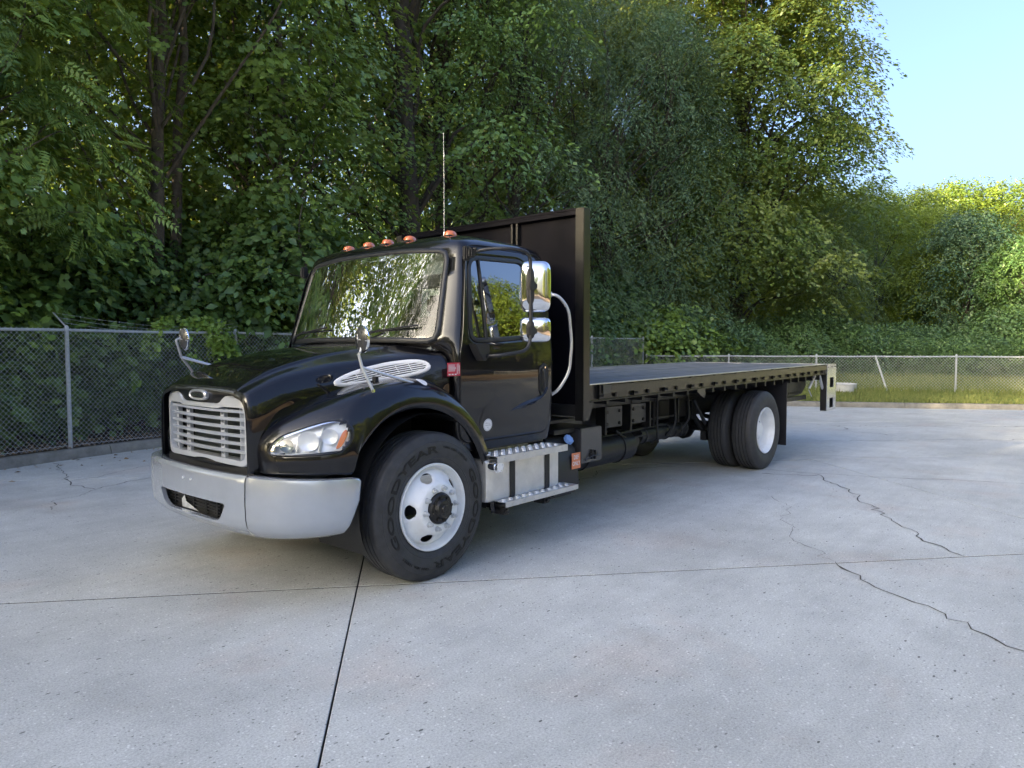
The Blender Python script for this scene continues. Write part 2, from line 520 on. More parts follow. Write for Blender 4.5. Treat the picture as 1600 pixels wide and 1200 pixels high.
MT['joint'] = simple('joint_dark', (.035, .034, .032), .9)
MT['crack'] = simple('crack_dark', (.065, .062, .056), .95)

# curb line: front foot of the curb, from far left round the corner to the right
CURB = catmull([(-22, -1.5), (-14, 1.6), (-6, 4.75), (-3.2, 5.78), (-.67, 6.58), (.25, 6.84), (1.54, 7.10), (4, 7.28), (8, 7.33), (12, 7.3), (13.6, 7.0), (14.7, 6.0), (15.35, 4.4), (16.2, 2.0), (17.4, -.5), (18.7, -2.9), (21, -8), (24, -16), (27, -30), (30, -44)], 10)

def offset_line(P, d):
    P = np.asarray(P, float); T = np.gradient(P, axis=0); T /= np.linalg.norm(T, axis=1)[:, None]
    return P+np.stack([-T[:, 1], T[:, 0]], 1)*d   # to the left of travel = outward (woods side)

# slabs: grid turned to follow the saw cuts seen in the photograph
GU = np.array([.7525, -.6586]); GN = np.array([.6586, .7525]); G0 = np.array([-.44, -.84])
def inside_curb(p):
    d = np.linalg.norm(CURB-p, axis=1); i = int(np.argmin(d)); i = min(max(i, 1), len(CURB)-2)
    t = CURB[i+1]-CURB[i-1]; q = p-CURB[i]
    return t[0]*q[1]-t[1]*q[0] < 0.0      # right of travel = lot side
base = MB(); pts = [tuple(p) for p in offset_line(CURB, -.01)]+[(30, -60), (-60, -60), (-60, -20)]
lot = mesh('concrete_lot', [(x, y, -.06) for x, y in pts], [tuple(range(len(pts)))], MT['joint'])
tag(lot, kind='structure')
SU, SN = 6.1, 4.57
slab_poly_curb = pts
def clip_halfplane(poly, a, n):
    out = []
    for i in range(len(poly)):
        p, q = poly[i], poly[(i+1) % len(poly)]
        dp, dq = np.dot(np.array(p)-a, n), np.dot(np.array(q)-a, n)
        if dp >= 0: out.append(p)
        if dp*dq < 0: t = dp/(dp-dq); out.append(tuple(np.array(p)+(np.array(q)-np.array(p))*t))
    return out
import itertools
GAP = .010
xlines = {}
for i in range(-9, 8):
    for j in range(-8, 6):
        # the lot polygon clipped by the four sides of this slab
        a0 = G0+GU*SU*i+GN*SN*j
        c = a0+GU*SU/2+GN*SN/2
        if abs(c[0]) > 60 or c[1] < -24: continue
        poly = [tuple(p) for p in offset_line(CURB, -.006)]+[(30, -60), (-60, -60), (-60, -20)]
        for a, n in ((a0+GU*.0045, GU), (a0+GU*(SU-.0045), -GU), (a0+GN*GAP, GN), (a0+GN*(SN-GAP), -GN)):
            poly = clip_halfplane(poly, a, n)
            if len(poly) < 3: break
        if len(poly) < 3: continue
        n = len(poly); cc = np.mean(np.array(poly), 0)
        ins = [tuple(np.array(p)+(cc-np.array(p))/max(np.linalg.norm(cc-np.array(p)), .01)*.004) for p in poly]
        dz = rng.uniform(-.0012, .0012)
        V = [(x, y, -.055) for x, y in poly]+[(x, y, -.003+dz) for x, y in poly]+[(x, y, dz) for x, y in ins]
        F = [(k, (k+1) % n, n+(k+1) % n, n+k) for k in range(n)]+[(n+k, n+(k+1) % n, 2*n+(k+1) % n, 2*n+k) for k in range(n)]+[tuple(range(2*n, 3*n))]
        mesh('concrete_slab', V, F, None, lot, mats=[MT['concrete'], MT['joint']], midx=[1]*n+[0]*(n+1))

def crack(P, w=.012, jit=.03, seed=1, k=14, z=.0035):
    r = np.random.default_rng(seed); P = np.array(P, float)
    Q = [P[0]]
    for a, b in zip(P[:-1], P[1:]):
        L = np.linalg.norm(b-a); m = max(2, int(L/.07)); t = np.linspace(0, 1, m+1)[1:]
        nrm = np.array([-(b-a)[1], (b-a)[0]])/max(L, 1e-6); wob = 0
        for tt in t:
            wob = wob*.75+r.normal(0, jit); Q.append(a+(b-a)*tt+nrm*wob*min(1, 6*(1-tt)+.05)*min(1, 6*tt))
    Q = np.array(Q); T = np.gradient(Q, axis=0); T /= np.linalg.norm(T, axis=1)[:, None]+1e-9
    nn = np.stack([-T[:, 1], T[:, 0]], 1)
    ww = w*(.5+.9*np.abs(r.normal(0, .6, len(Q))))
    ww = np.convolve(np.pad(ww, 1, 'edge'), [.25, .5, .25], 'valid'); ww[0] = ww[-1] = w*.2
    for _ in range(max(1, len(Q)//30)):
        i = r.integers(1, max(2, len(Q)-1)); ww[i] *= 2.6
    V = np.concatenate([Q+nn*ww[:, None]/2, Q-nn*ww[:, None]/2]); n = len(Q)
    return [(x, y, z) for x, y in V], [(i, i+1, n+i+1, n+i) for i in range(n-1)]
cracks = [
    ([(5.55, -1.30), (5.95, -1.89), (5.3, -2.33), (4.72, -2.66), (4.2, -3.05), (3.86, -3.22), (3.45, -3.46), (3.02, -3.89)], .016, .035),
    ([(2.24, -3.156), (2.05, -3.32), (1.74, -3.68), (1.48, -4.01), (1.357, -4.22), (1.23, -4.41), (1.0, -4.9), (.9, -5.6)], .016, .03),
    ([(5.2, .9), (5.9, -1.25), (6.1, -2.0), (6.385, -2.81), (6.9, -3.93), (8.2, -6.2)], .012, .015),
    ([(2.24, -3.16), (2.9, -2.6), (3.6, -2.35), (4.3, -1.9)], .006, .03),
    ([(8.8, 1.0), (9.2, -.5), (10.2, -1.85), (12.2, -4.0)], .016, .05),
    ([(11.8, 1.6), (12.0, -.4), (13.2, -2.0), (14.3, -3.9)], .022, .06),
    ([(12.0, -.4), (11.1, -.9), (10.9, -1.7)], .018, .05),
    ([(7.4, -1.0), (7.9, -2.0), (8.2, -2.4)], .012, .03),
    ([(-.02, 6.7), (-.36, 4.95), (-.35, 4.15), (.43, 4.5)], .014, .03),
    ([(-.35, 4.15), (-.9, 3.8), (-1.0, 3.3)], .010, .03),
    ([(3.0, .9), (3.6, .2), (4.6, .3), (5.4, -.2)], .014, .04),
    ([(-.35, 4.95), (.9, 5.4), (2.1, 5.7)], .010, .02),
    ([(14.3, 3.2), (15.2, .3), (16.2, -1.9)], .02, .05)]
for q, (P, w, j) in enumerate(cracks):
    V, F = crack(P, w*.75, j, q+3)
    mesh('crack', V, F, MT['crack'], lot)

# curb: cast lengths with open joints
co = empty('curb', (0, 0, 0)); tag(co, kind='structure')
d = np.r_[0, np.cumsum(np.linalg.norm(np.diff(CURB, axis=0), axis=1))]
s = 0.0
prof = [(0, 0), (.006, .03), (.03, .10), (.05, .128), (.07, .135), (.17, .137), (.19, .125), (.20, .0), (.20, -.1), (0, -.1)]
k = 0
while s < d[-1]-.5:
    L = 3.05; t = np.linspace(s+.006, min(s+L, d[-1])-.006, 8)
    P = np.stack([np.interp(t, d, CURB[:, 0]), np.interp(t, d, CURB[:, 1])], 1)
    T = np.gradient(P, axis=0); T /= np.linalg.norm(T, axis=1)[:, None]; nn = np.stack([-T[:, 1], T[:, 0]], 1)
    V = []; F = []; m = len(prof)
    for i in range(len(P)):
        for o_, z in prof: V.append((*(P[i]+nn[i]*o_), z))
    for i in range(len(P)-1):
        for j in range(m): F.append((i*m+j, i*m+(j+1) % m, (i+1)*m+(j+1) % m, (i+1)*m+j))
    F.append(tuple(range(m))); F.append(tuple(range((len(P)-1)*m, len(P)*m))[::-1])
    mesh('curb_length', V, F, MT['curb'], co, smooth=35); s += L

# ground sheet to the horizon with the wooded ground beyond the curb
def ground_mat():
    m, nt, b = nmat('woodland_ground'); L = nt.links.new
    geo = N(nt, 'ShaderNodeNewGeometry')
    n1 = N(nt, 'ShaderNodeTexNoise', Scale=1.3, Detail=8.0, Roughness=.7); L(geo.outputs['Position'], n1.inputs['Vector'])
    cr = N(nt, 'ShaderNodeValToRGB'); e = cr.color_ramp.elements
    e[0].position = .35; e[0].color = (.030, .024, .014, 1); e[1].position = .68; e[1].color = (.085, .062, .032, 1)
    L(n1.outputs['Fac'], cr.inputs[0]); L(cr.outputs[0], b.inputs['Base Color']); b.inputs['Roughness'].default_value = .95
    return m
def grassground_mat():
    m, nt, b = nmat('verge_soil'); L = nt.links.new
    geo = N(nt, 'ShaderNodeNewGeometry')
    n1 = N(nt, 'ShaderNodeTexNoise', Scale=2.5, Detail=8.0, Roughness=.7); L(geo.outputs['Position'], n1.inputs['Vector'])
    cr = N(nt, 'ShaderNodeValToRGB'); e = cr.color_ramp.elements
    e[0].position = .3; e[0].color = (.05, .09, .02, 1); e[1].position = .7; e[1].color = (.14, .15, .055, 1)
    L(n1.outputs['Fac'], cr.inputs[0]); L(cr.outputs[0], b.inputs['Base Color']); b.inputs['Roughness'].default_value = .95
    return m
MT['woods'] = ground_mat(); MT['verge'] = grassground_mat()
gs = mesh('ground', [(-900, -900, -.30), (900, -900, -.30), (900, 900, -.30), (-900, 900, -.30)], [(0, 1, 2, 3)], MT['woods']); tag(gs, kind='structure')
def terr_h(d_, x, y):
    """height of the ground d metres behind the curb"""
    return .10+.03*min(d_, 2)+.035*max(0, d_-4)*(1 if d_ < 60 else 1)+.03*math.sin(x*.7+y*.4)*min(1, d_/3)
offs = [.19, .6, 1.4, 2.4, 3.5, 5, 7.5, 11, 16, 24, 36, 55, 80, 120]
def woods_pos(Q, dd):
    return Q
V = []; F = []
sub = CURB[::3]
for i, p in enumerate(sub):
    T = sub[min(i+1, len(sub)-1)]-sub[max(i-1, 0)]; T = T/np.linalg.norm(T); n_ = np.array([-T[1], T[0]])
    for o_ in offs:
        q = p+n_*o_; V.append((q[0], q[1], terr_h(o_, q[0], q[1])))
m = len(offs)
for i in range(len(sub)-1):
    for j in range(m-1): F.append((i*m+j, i*m+j+1, (i+1)*m+j+1, (i+1)*m+j))
wg = mesh('woodland_floor', V, F, MT['woods'], None, 60); tag(wg, kind='structure')
# grass verge along the right-hand curb only
ve = CURB[118:]; V = []; F = []
vo_ = [.2, .5, 1.2, 2.4, 4, 6.5, 9.5, 12]
for i, p in enumerate(ve):
    T = ve[min(i+1, len(ve)-1)]-ve[max(i-1, 0)]; T = T/np.linalg.norm(T); n_ = np.array([-T[1], T[0]])
    for o_ in vo_:
        q = p+n_*o_; V.append((q[0], q[1], terr_h(o_, q[0], q[1])+.012))
m = len(vo_)
for i in range(len(ve)-1):
    for j in range(m-1): F.append((i*m+j, i*m+j+1, (i+1)*m+j+1, (i+1)*m+j))
vg = mesh('grass_verge', V, F, MT['verge'], None, 60); tag(vg, kind='structure')
# dry bank on the open side of the lot (seen in the paintwork)
def bank_mat():
    m, nt, b = nmat('dry_bank'); L = nt.links.new
    geo = N(nt, 'ShaderNodeNewGeometry')
    n1 = N(nt, 'ShaderNodeTexNoise', Scale=.8, Detail=8.0, Roughness=.7); L(geo.outputs['Position'], n1.inputs['Vector'])
    cr = N(nt, 'ShaderNodeValToRGB'); e = cr.color_ramp.elements
    e[0].position = .35; e[0].color = (.20, .13, .075, 1); e[1].position = .65; e[1].color = (.42, .29, .17, 1)
    L(n1.outputs['Fac'], cr.inputs[0]); L(cr.outputs[0], b.inputs['Base Color']); b.inputs['Roughness'].default_value = .95
    return m
V = []; F = []
bx = np.linspace(-60, 60, 41)
for x in bx:
    for (yy, zz) in ((-17, .0), (-18.5, .15), (-24, .5), (-32, .9), (-46, 1.3), (-90, 2.2)):
        V.append((x, yy+1.2*math.sin(x*.13), zz+.12*math.sin(x*.31+yy)*(zz > .2)+.02))
for i in range(40):
    for j in range(5): F.append((i*6+j, (i+1)*6+j, (i+1)*6+j+1, i*6+j+1))
bk = mesh('dry_grass_bank', V, F, bank_mat(), None, 60); tag(bk, kind='structure')
# ------------------------------------------------------------------ vegetation
TPL = {
 'oval': (np.array([(0, 0, 0), (.5, .30, .06), (1, 0, -.10), (.5, -.30, .06)]), np.array([(0, 1, 2), (0, 2, 3)])),
 'maple': (np.array([(0, 0, 0), (.12, .50, -.04), (.42, .20, .04), (.62, .46, -.03), (1, 0, -.10), (.62, -.46, -.03), (.42, -.20, .04), (.12, -.50, -.04)]),
           np.array([(0, 1, 2), (0, 2, 6), (2, 3, 4), (2, 4, 6), (4, 5, 6), (0, 6, 7)])),
 'narrow': (np.array([(0, 0, 0), (.45, .11, .02), (1, 0, -.12), (.45, -.11, .02)]), np.array([(0, 1, 2), (0, 2, 3)])),
}
def pinnate_tpl(pairs=6):
    V = []; T = []
    def add(p, d, s, L, w):
        b = len(V); e = p+d*L
        V.extend([p, p+d*L*.4+s*w, e+np.array([0, 0, -.03]), p+d*L*.4-s*w]); T.extend([(b, b+1, b+2), (b, b+2, b+3)])
    for k in range(pairs):
        t = .16+.78*k/pairs; z = -.22*t*t
        for sg in (-1, 1):
            d = np.array([.42, sg*.88, -.22]); d /= np.linalg.norm(d); s = np.array([-d[1], d[0], 0])
            add(np.array([t, 0, z]), d, s, .30*(1-.3*t), .046)
    add(np.array([.92, 0, -.28]), np.array([.85, 0, -.5]), np.array([0, 1., 0]), .17, .03)
    b = len(V); V.extend([np.array([0, .006, 0]), np.array([0, -.006, 0]), np.array([.5, 0, -.08]), np.array([.95, 0, -.29])]); T.extend([(b, b+1, b+2), (b, b+2, b+3)])
    return np.array(V), np.array(T)
TPL['pinnate'] = pinnate_tpl()

def norm(a): return a/(np.linalg.norm(a, axis=-1, keepdims=True)+1e-9)
def leaves(C, D, Nn, size, kind, tint):
    tv, tf = TPL[kind]; D = norm(D); S = norm(np.cross(Nn, D)); Nn = norm(np.cross(D, S)); n = len(C)
    V = C[:, None, :]+size[:, None, None]*(tv[None, :, 0:1]*D[:, None, :]+tv[None, :, 1:2]*S[:, None, :]+tv[None, :, 2:3]*Nn[:, None, :])
    T = tf[None]+np.arange(n)[:, None, None]*len(tv)
    return V.reshape(-1, 3), T.reshape(-1, 3), np.repeat(tint, len(tv))

def boughs(B, rb, nper, r, flat=.38, droop=.5, size=.10, kind='oval', hang=0.35, jitter=.35):
    """leafy sprays: B bough centres (n,3) with outward direction; returns leaf arrays"""
    n = len(B['c']); N_ = n*nper
    idx = np.repeat(np.arange(n), nper); c = B['c'][idx]; out = B['out'][idx]; R_ = (rb*B['s'])[idx]
    rad = np.sqrt(r.random(N_)); th = r.random(N_)*2*np.pi
    # several sub-sprays per bough: leaves gather along spokes
    spokes = r.integers(7, 12, n)[idx]; ph = (r.random(n)*6.28)[idx]
    k = np.floor(r.random(N_)*spokes); ths = ph+2*np.pi*k/spokes
    th = ths+r.normal(0, .20, N_)*(1.2-.5*rad)
    dx = np.stack([np.cos(th), np.sin(th), np.zeros(N_)], 1)
    # tilt plane of bough outward-down
    e1 = norm(out*np.array([1, 1, 0])+1e-6); e2 = np.stack([-e1[:, 1], e1[:, 0], np.zeros(N_)], 1)
    loc = dx[:, :1]*e1*1.15+dx[:, 1:2]*e2
    zz = flat*R_*(1-rad**2)*(.35+.65*np.cos(th*0+ph*3+k)*.5+.3)+r.normal(0, .10, N_)*R_*(.6)-droop*R_*rad**2-dx[:, 0]*R_*rad*hang
    P = c+loc*(rad*R_)[:, None]; P[:, 2] += zz
    D = norm(loc+r.normal(0, .35, (N_, 3))+np.array([0, 0, -.35-.3*hang])*(.4+rad)[:, None])
    Nn = norm(np.array([0, 0, .75])+out*1.15+r.normal(0, jitter*1.15, (N_, 3)))
    sz = size*(.65+.6*r.random(N_))
    tint = np.clip(.35+.22*r.standard_normal(n)[idx]+.16*r.standard_normal(N_), 0, 1.0)
    return leaves(P, D, Nn, sz, kind, tint)

def crown_centres(n, R, zlo, zhi, r, shape='round', lowfill=0.6):
    """bough centres in a crown around the z axis; mostly on the shell"""
    t = r.random(n)**.9; z = zlo+(zhi-zlo)*t
    if shape == 'round': prof = np.sqrt(np.clip(1-(2*t-1)**2*.85, 0.05, 1))
    elif shape == 'tall': prof = np.clip(1.05-t*.75, .2, 1)*np.clip(.55+t*3, 0, 1)
    else: prof = np.clip(1-(t-.35)**2*1.6, .25, 1)
    a = r.random(n)*2*np.pi; lobes = 1+.18*np.sin(a*3+z)+.12*np.sin(a*5-z*1.7)
    rr = R*prof*lobes*(.45+.55*r.random(n)**.5)
    c = np.stack([rr*np.cos(a), rr*np.sin(a), z], 1)
    out = norm(np.stack([np.cos(a), np.sin(a), .25+(t-.4)], 1))
    return {'c': c, 'out': out, 's': .75+.55*r.random(n)}

def limb_mesh(trunk_pts, trunk_r, B, r, nlimb, base_h):
    mb = MB(); mb.tube(trunk_pts, trunk_r, 10, True)
    tp = np.array([tuple(p) for p in trunk_pts], float); c = B['c']
    for i in r.permutation(len(c))[:nlimb]:
        e = c[i]; zz = max(base_h, e[2]*.62-.3*np.hypot(e[0], e[1])*.3); zz = min(zz, tp[-1, 2])
        p = np.array([np.interp(zz, tp[:, 2], tp[:, k]) for k in range(3)])
        L0 = np.linalg.norm(e-p); mid = p*.5+e*.5+np.array([0, 0, .10*L0])+r.normal(0, .09*L0, 3)
        L = np.linalg.norm(e-p); r0 = max(.010, min(.042, .008*L))*max(.5, trunk_r[0]/.22)
        q = catmull([p, mid*.5+p*.5+r.normal(0, .05*L0, 3), mid, mid*.45+e*.55+r.normal(0, .05*L0, 3), e], 3)
        mb.tube([Vector(x) for x in q], list(np.linspace(r0, .006, len(q))), 5, False)
    return mb

BARK = simple('bark', (.13, .108, .085), .95, bump=1.0, bscale=22, var=.45, vscale=7)
BARKD = simple('dark_bark', (.055, .047, .038), .95, bump=1.0, bscale=22, var=.4, vscale=7)
BARKP = simple('pale_bark', (.13, .11, .085), .9, bump=.8, bscale=18, var=.4, vscale=6)
LM = {
 'maple': leafmat('maple_leaves', (0.108, 0.193, 0.044), (0.273, 0.412, 0.077), .27, (.40, .42, .03)),
 'pinnate': leafmat('compound_leaves', (0.094, 0.198, 0.052), (0.287, 0.396, 0.082), .27, (.42, .40, .04)),
 'oak': leafmat('broad_leaves', (0.069, 0.155, 0.047), (0.173, 0.297, 0.073), .27, (.38, .40, .03)),
 'dark': leafmat('narrow_dark_leaves', (0.063, 0.143, 0.073), (0.175, 0.260, 0.118), .27, (.24, .30, .05)),
 'syc': leafmat('plane_leaves', (0.077, 0.154, 0.034), (0.225, 0.284, 0.061), .42, (.44, .42, .04)),
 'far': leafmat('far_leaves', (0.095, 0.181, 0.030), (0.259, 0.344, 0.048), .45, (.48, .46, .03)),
 'shrub': leafmat('shrub_leaves', (0.050, 0.112, 0.034), (0.164, 0.269, 0.063), .27, (.34, .36, .04)),
 'vine': leafmat('vine_leaves', (0.065, 0.135, 0.048), (0.147, 0.251, 0.077), .27, (.25, .30, .05)),
 'grass': leafmat('grass_blades', (.09, .16, .035), (.26, .28, .08), .3, (.3, .3, .05), .7),
 'rust': leafmat('reddish_leaves', (.22, .10, .03), (.33, .16, .04), .4, (.5, .2, .04)),
}
def make_proto(kind, seed, R, zlo, zhi, nb, nper, rb, size, leaf, lm, bark, tr, th=None, lean=(0, 0), shape='round', flat=.38, droop=.5, hang=.35, nlimb=50, twin=False, jitter=.35, gap=None):
    r = np.random.default_rng(seed)
    B = crown_centres(nb, R, zlo, zhi, r, shape)
    B['c'][:, 0] += lean[0]*B['c'][:, 2]/zhi; B['c'][:, 1] += lean[1]*B['c'][:, 2]/zhi
    if gap:
        aa = np.arctan2(B['c'][:, 1], B['c'][:, 0]); dd = np.abs((aa-gap[0]+np.pi) % (2*np.pi)-np.pi)
        kp = ~((dd < gap[1]) & (B['c'][:, 2] > gap[2]) & (B['c'][:, 2] < gap[3])); B = {k_: v_[kp] for k_, v_ in B.items()}
    V, T, a = boughs(B, rb, nper, r, flat, droop, size, leaf, hang, jitter)
    cm = fast_mesh(kind+'_crown', V, T, 3, LM[lm], a)
    H = zhi*.93 if th is None else th
    tp = [Vector((lean[0]*t+r.normal(0, .10)*(t > 0), lean[1]*t+r.normal(0, .10)*(t > 0), H*t-.15*(t == 0))) for t in np.linspace(0, 1, 9)]
    trr = [tr*(1.35 if t == 0 else 1)*(1-.85*t)+.02 for t in np.linspace(0, 1, 9)]
    mb = limb_mesh(tp, trr, B, r, nlimb, max(zlo*.6, .8))
    if twin:
        tp2 = [Vector((p.x+.42*(.4+1.6*i/8)+.1, p.y-.15+.25*i/8, p.z)) for i, p in enumerate(tp)]
        mb.tube([tuple(tp[0]+Vector((.12, 0, 0)))]+[tuple(p) for p in tp2[1:]], [x*.85 for x in trr], 10, True)
    me = bpy.data.meshes.new(kind+'_wood'); me.from_pydata([tuple(v) for v in mb.V], [], mb.F); me.materials.append(bark); setsmooth(me, 179)
    return {'crown': cm, 'wood': me}

PR = {
 'maple1': make_proto('maple', 1, 3.6, 1.9, 13, 150, 170, 1.15, .135, 'maple', 'maple', BARK, .15, nlimb=30, twin=True, gap=(-2.54, .75, 1.0, 7.0)),
 'maple2': make_proto('maple', 2, 3.8, 1.5, 14, 150, 170, 1.2, .135, 'maple', 'maple', BARK, .17, nlimb=40),
 'pinnate': make_proto('walnut', 3, 3.3, 2.3, 11.5, 90, 26, .95, .62, 'pinnate', 'pinnate', BARK, .14, droop=.7, hang=.5, nlimb=60),
 'oak1': make_proto('oak', 4, 4.6, 3.0, 19, 200, 210, 1.35, .15, 'oval', 'oak', BARKD, .30, shape='tall2', nlimb=45),
 'oak2': make_proto('oak', 5, 4.2, 5.5, 21, 170, 210, 1.4, .15, 'oval', 'oak', BARKD, .34, shape='tall2', nlimb=40, gap=(-2.54, .6, 4, 15)),
 'dark1': make_proto('elm', 6, 4.0, .9, 17, 230, 260, 1.2, .15, 'narrow', 'dark', BARKD, .24, shape='tall2', droop=.9, hang=.7, nlimb=60, flat=.6, jitter=.5),
 'dark2': make_proto('elm', 7, 4.4, .6, 15, 230, 260, 1.2, .15, 'narrow', 'dark', BARKD, .24, droop=.9, hang=.7, nlimb=60, flat=.6, jitter=.5),
 'syc': make_proto('sycamore', 8, 5.9, 3.4, 22, 470, 250, 1.3, .20, 'oval', 'syc', BARKD, .36, shape='tall2', nlimb=50, flat=.5),
 'far1': make_proto('poplar', 9, 4.6, 1.0, 15, 190, 120, 1.5, .30, 'oval', 'far', BARKD, .25, nlimb=40, flat=.7, jitter=.6),
 'far2': make_proto('ash', 10, 5.2, 1.5, 17, 200, 120, 1.6, .30, 'oval', 'far', BARKD, .25, nlimb=40, flat=.7, jitter=.6),
 'shrub1': make_proto('shrub', 12, 1.3, .2, 2.1, 46, 110, .55, .085, 'oval', 'shrub', BARKD, .03, th=1.2, nlimb=20, flat=.6, jitter=.6),
 'shrub2': make_proto('shrub', 13, 1.5, .15, 1.7, 50, 110, .55, .10, 'maple', 'shrub', BARKD, .03, th=1.0, nlimb=20, flat=.6, jitter=.6),
 'vine1': make_proto('vine', 14, 1.7, .1, 2.3, 70, 110, .6, .12, 'oval', 'vine', BARKD, .04, th=1.2, nlimb=14, flat=.7, jitter=.6, droop=.8),
}
def place_tree(kind, x, y, z, rot, sc, name, label, cat='tree', group=None, mat=None, szc=None, woodless=False):
    p = PR[kind]
    root = empty(name, (x, y, z), None, rot); root.scale = (sc, sc, sc if szc is None else szc)
    if not woodless:
        w = bpy.data.objects.new('trunk', p['wood']); link(w, root)
    c = bpy.data.objects.new('crown', p['crown']); link(c, root)
    if mat is not None:
        c.material_slots[0].link = 'OBJECT'; c.material_slots[0].material = mat
    tag(root, label, cat, group)
    return root

# --- the trees nearest the fence, each with its own look
place_tree('pinnate', -1.1, 9.3, .15, 2.2, .84, 'walnut_tree', 'young tree with long drooping feathery compound leaves hanging over the fence at far left')
place_tree('maple1', 3.0, 9.7, .15, .55, 1.0, 'maple_tree', 'twin-trunked maple rising just behind the left fence, bare trunks showing')
place_tree('maple2', 6.0, 10.6, .15, 1.2, .86, 'maple_tree', 'bright green maple with layered boughs above the truck windscreen', 'tree', None, leafmat('bright_maple_leaves', (.12, .20, .045), (.28, .40, .08), .28, (.42, .42, .04)))
place_tree('maple2', -2.6, 9.3, .2, 4.0, .95, 'maple_tree', 'maple whose low boughs droop onto the fence at the left edge')
place_tree('oak2', 9.7, 10.3, .2, .25, 1.0, 'oak_tree', 'tall tree with thick dark trunk rising behind the antenna')
place_tree('oak1', 7.2, 14.4, .3, 2.6, 1.0, 'oak_tree', 'tall slender-trunked tree behind the bright green maple')
place_tree('oak1', 13.0, 12.2, .3, 4.4, .92, 'oak_tree', 'broad dark-leaved tree above the truck headboard')
place_tree('dark1', 15.3, 10.9, .2, 1.9, .92, 'elm_tree', 'dark tree with fine drooping leaves just behind the truck headboard')
place_tree('dark2', 19.6, 10.3, .2, .4, .95, 'elm_tree', 'weeping dark tree at the corner where the two fences meet')
place_tree('dark1', 22.6, 9.4, .2, 3.3, .86, 'elm_tree', 'grey-green drooping tree over the low fence, left of the sycamore')
place_tree('syc', 28.3, 8.7, .3, 1.0, .92, 'sycamore_tree', 'tall open-branched tree with yellowish crown standing out against the sky')
place_tree('syc', 24.5, 14.0, .5, 3.6, .95, 'sycamore_tree', 'tall tree immediately behind and left of the yellowish one', )
# --- deeper in the woods
deep = 'woodland trees behind the front row'
gl = 'one of the tall leafy trees deeper in the woods behind the front row'
spots = []
for (x, y) in [(-1, 13), (3.2, 14.5), (-5, 12), (-9, 9.5), (-13, 11), (-18, 9), (15.5, 17.5), (20, 16.5), (-24, 7.5), (-27, 12), (-31, 6), (-30, 0.5), (-36, 9), (-25, 16), (-38, 2), (22, 22), (-34, -7), (-40, -4)]:
    spots.append((x, y))
kk = ['oak1', 'maple2', 'oak2', 'maple1', 'dark1', 'oak2']
for i, (x, y) in enumerate(spots):
    if x < -22: continue
    place_tree(kk[i % 6], x+random.uniform(-.6, .6), y+random.uniform(-.6, .6), .3+.02*y, random.uniform(0, 6.28), random.uniform(.85, 1.08), 'woodland_tree', gl, 'tree', deep)
# --- wooded rise on the right, beyond the low fence
place_tree('far1', 39.84, 3.22, 0.8, 1.0, 0.40, 'leafy_tree', 'small tree with a glowing yellow-green crown at the middle of the right-hand woods', 'tree', None, LM['far'])
place_tree('far2', 40.24, 5.82, 0.8, 2.0, 0.50, 'leafy_tree', 'feathery tree with sunlit tips just right of the tall sycamore', 'tree', None, None)
place_tree('dark2', 32.40, 5.75, 0.5, 3.0, 0.52, 'leafy_tree', 'dark low tree behind the hedge, below the tall sycamore', 'tree', None, None)
place_tree('far2', 38.93, 1.20, 0.6, 4.0, 0.44, 'leafy_tree', 'grey-green tree standing right of the glowing yellow one', 'tree', None, LM['dark'])
place_tree('far1', 37.15, -1.33, 0.5, 5.0, 0.40, 'leafy_tree', 'dark green tree at the right edge of the view, above the fence', 'tree', None, LM['oak'])
place_tree('oak1', 42.94, -3.48, 0.6, 0.5, 0.50, 'leafy_tree', 'dark tree past the right edge, partly in view', 'tree', None, None)
place_tree('far2', 54.85, 7.22, 2.0, 0.7, 0.62, 'leafy_tree', 'rounded yellow-lit tree on the skyline, nearest the sycamore', 'tree', None, None)
place_tree('far1', 61.79, 5.27, 2.5, 2.7, 0.76, 'leafy_tree', 'broad yellow-lit tree, highest on the right skyline', 'tree', None, None)
place_tree('far2', 62.88, 2.46, 2.5, 3.9, 0.66, 'leafy_tree', 'sunlit tree on the skyline beside the reddish one', 'tree', None, None)
place_tree('far1', 58.47, -0.08, 2.0, 5.1, 0.56, 'leafy_tree', 'reddish-leaved tree at the right end of the skyline', 'tree', None, LM['rust'])
place_tree('far1', 59.35, 11.18, 2.0, 1.6, 0.70, 'leafy_tree', 'sunlit tree on the skyline half hidden by the sycamore', 'tree', None, None)
place_tree('far2', 60.96, -2.99, 2.0, 0.2, 0.72, 'leafy_tree', 'tall sunlit tree past the right edge of the view', 'tree', None, None)
rise_spots = [
    (46.57, 10.73, 0.69),
    (69.17, 12.02, 0.72),
    (76.84, 9.21, 0.77),
    (82.51, 5.67, 0.81),
    (83.41, 1.55, 0.79),
    (82.32, -3.32, 0.77),
    (53.25, 15.22, 0.77),
    (45.84, 8.51, 0.60),
    (50.04, 2.07, 0.49),
    (49.43, -0.29, 0.45),
    (41.79, 13.23, 0.78),
    (46.16, 17.35, 0.80),
    (38.56, 17.00, 0.82),
    (49.94, 5.26, 0.52),
    (52.20, -1.99, 0.56),
]
rise_spots += [(44, -14, .7), (50, -20, .85), (46, -24, .75), (56, -12, .8), (40, -18, .5), (43, -30, .7), (52, -33, .85), (38, -24, .45), (60, -24, .9)]
for i, (x, y, s_) in enumerate(rise_spots):
    place_tree(['far1', 'far2'][i % 2], x, y, 1.5, random.uniform(0, 6), s_, 'woodland_tree', 'one of the trees massed on the wooded rise at the right', 'tree', 'trees massed on the right-hand rise')

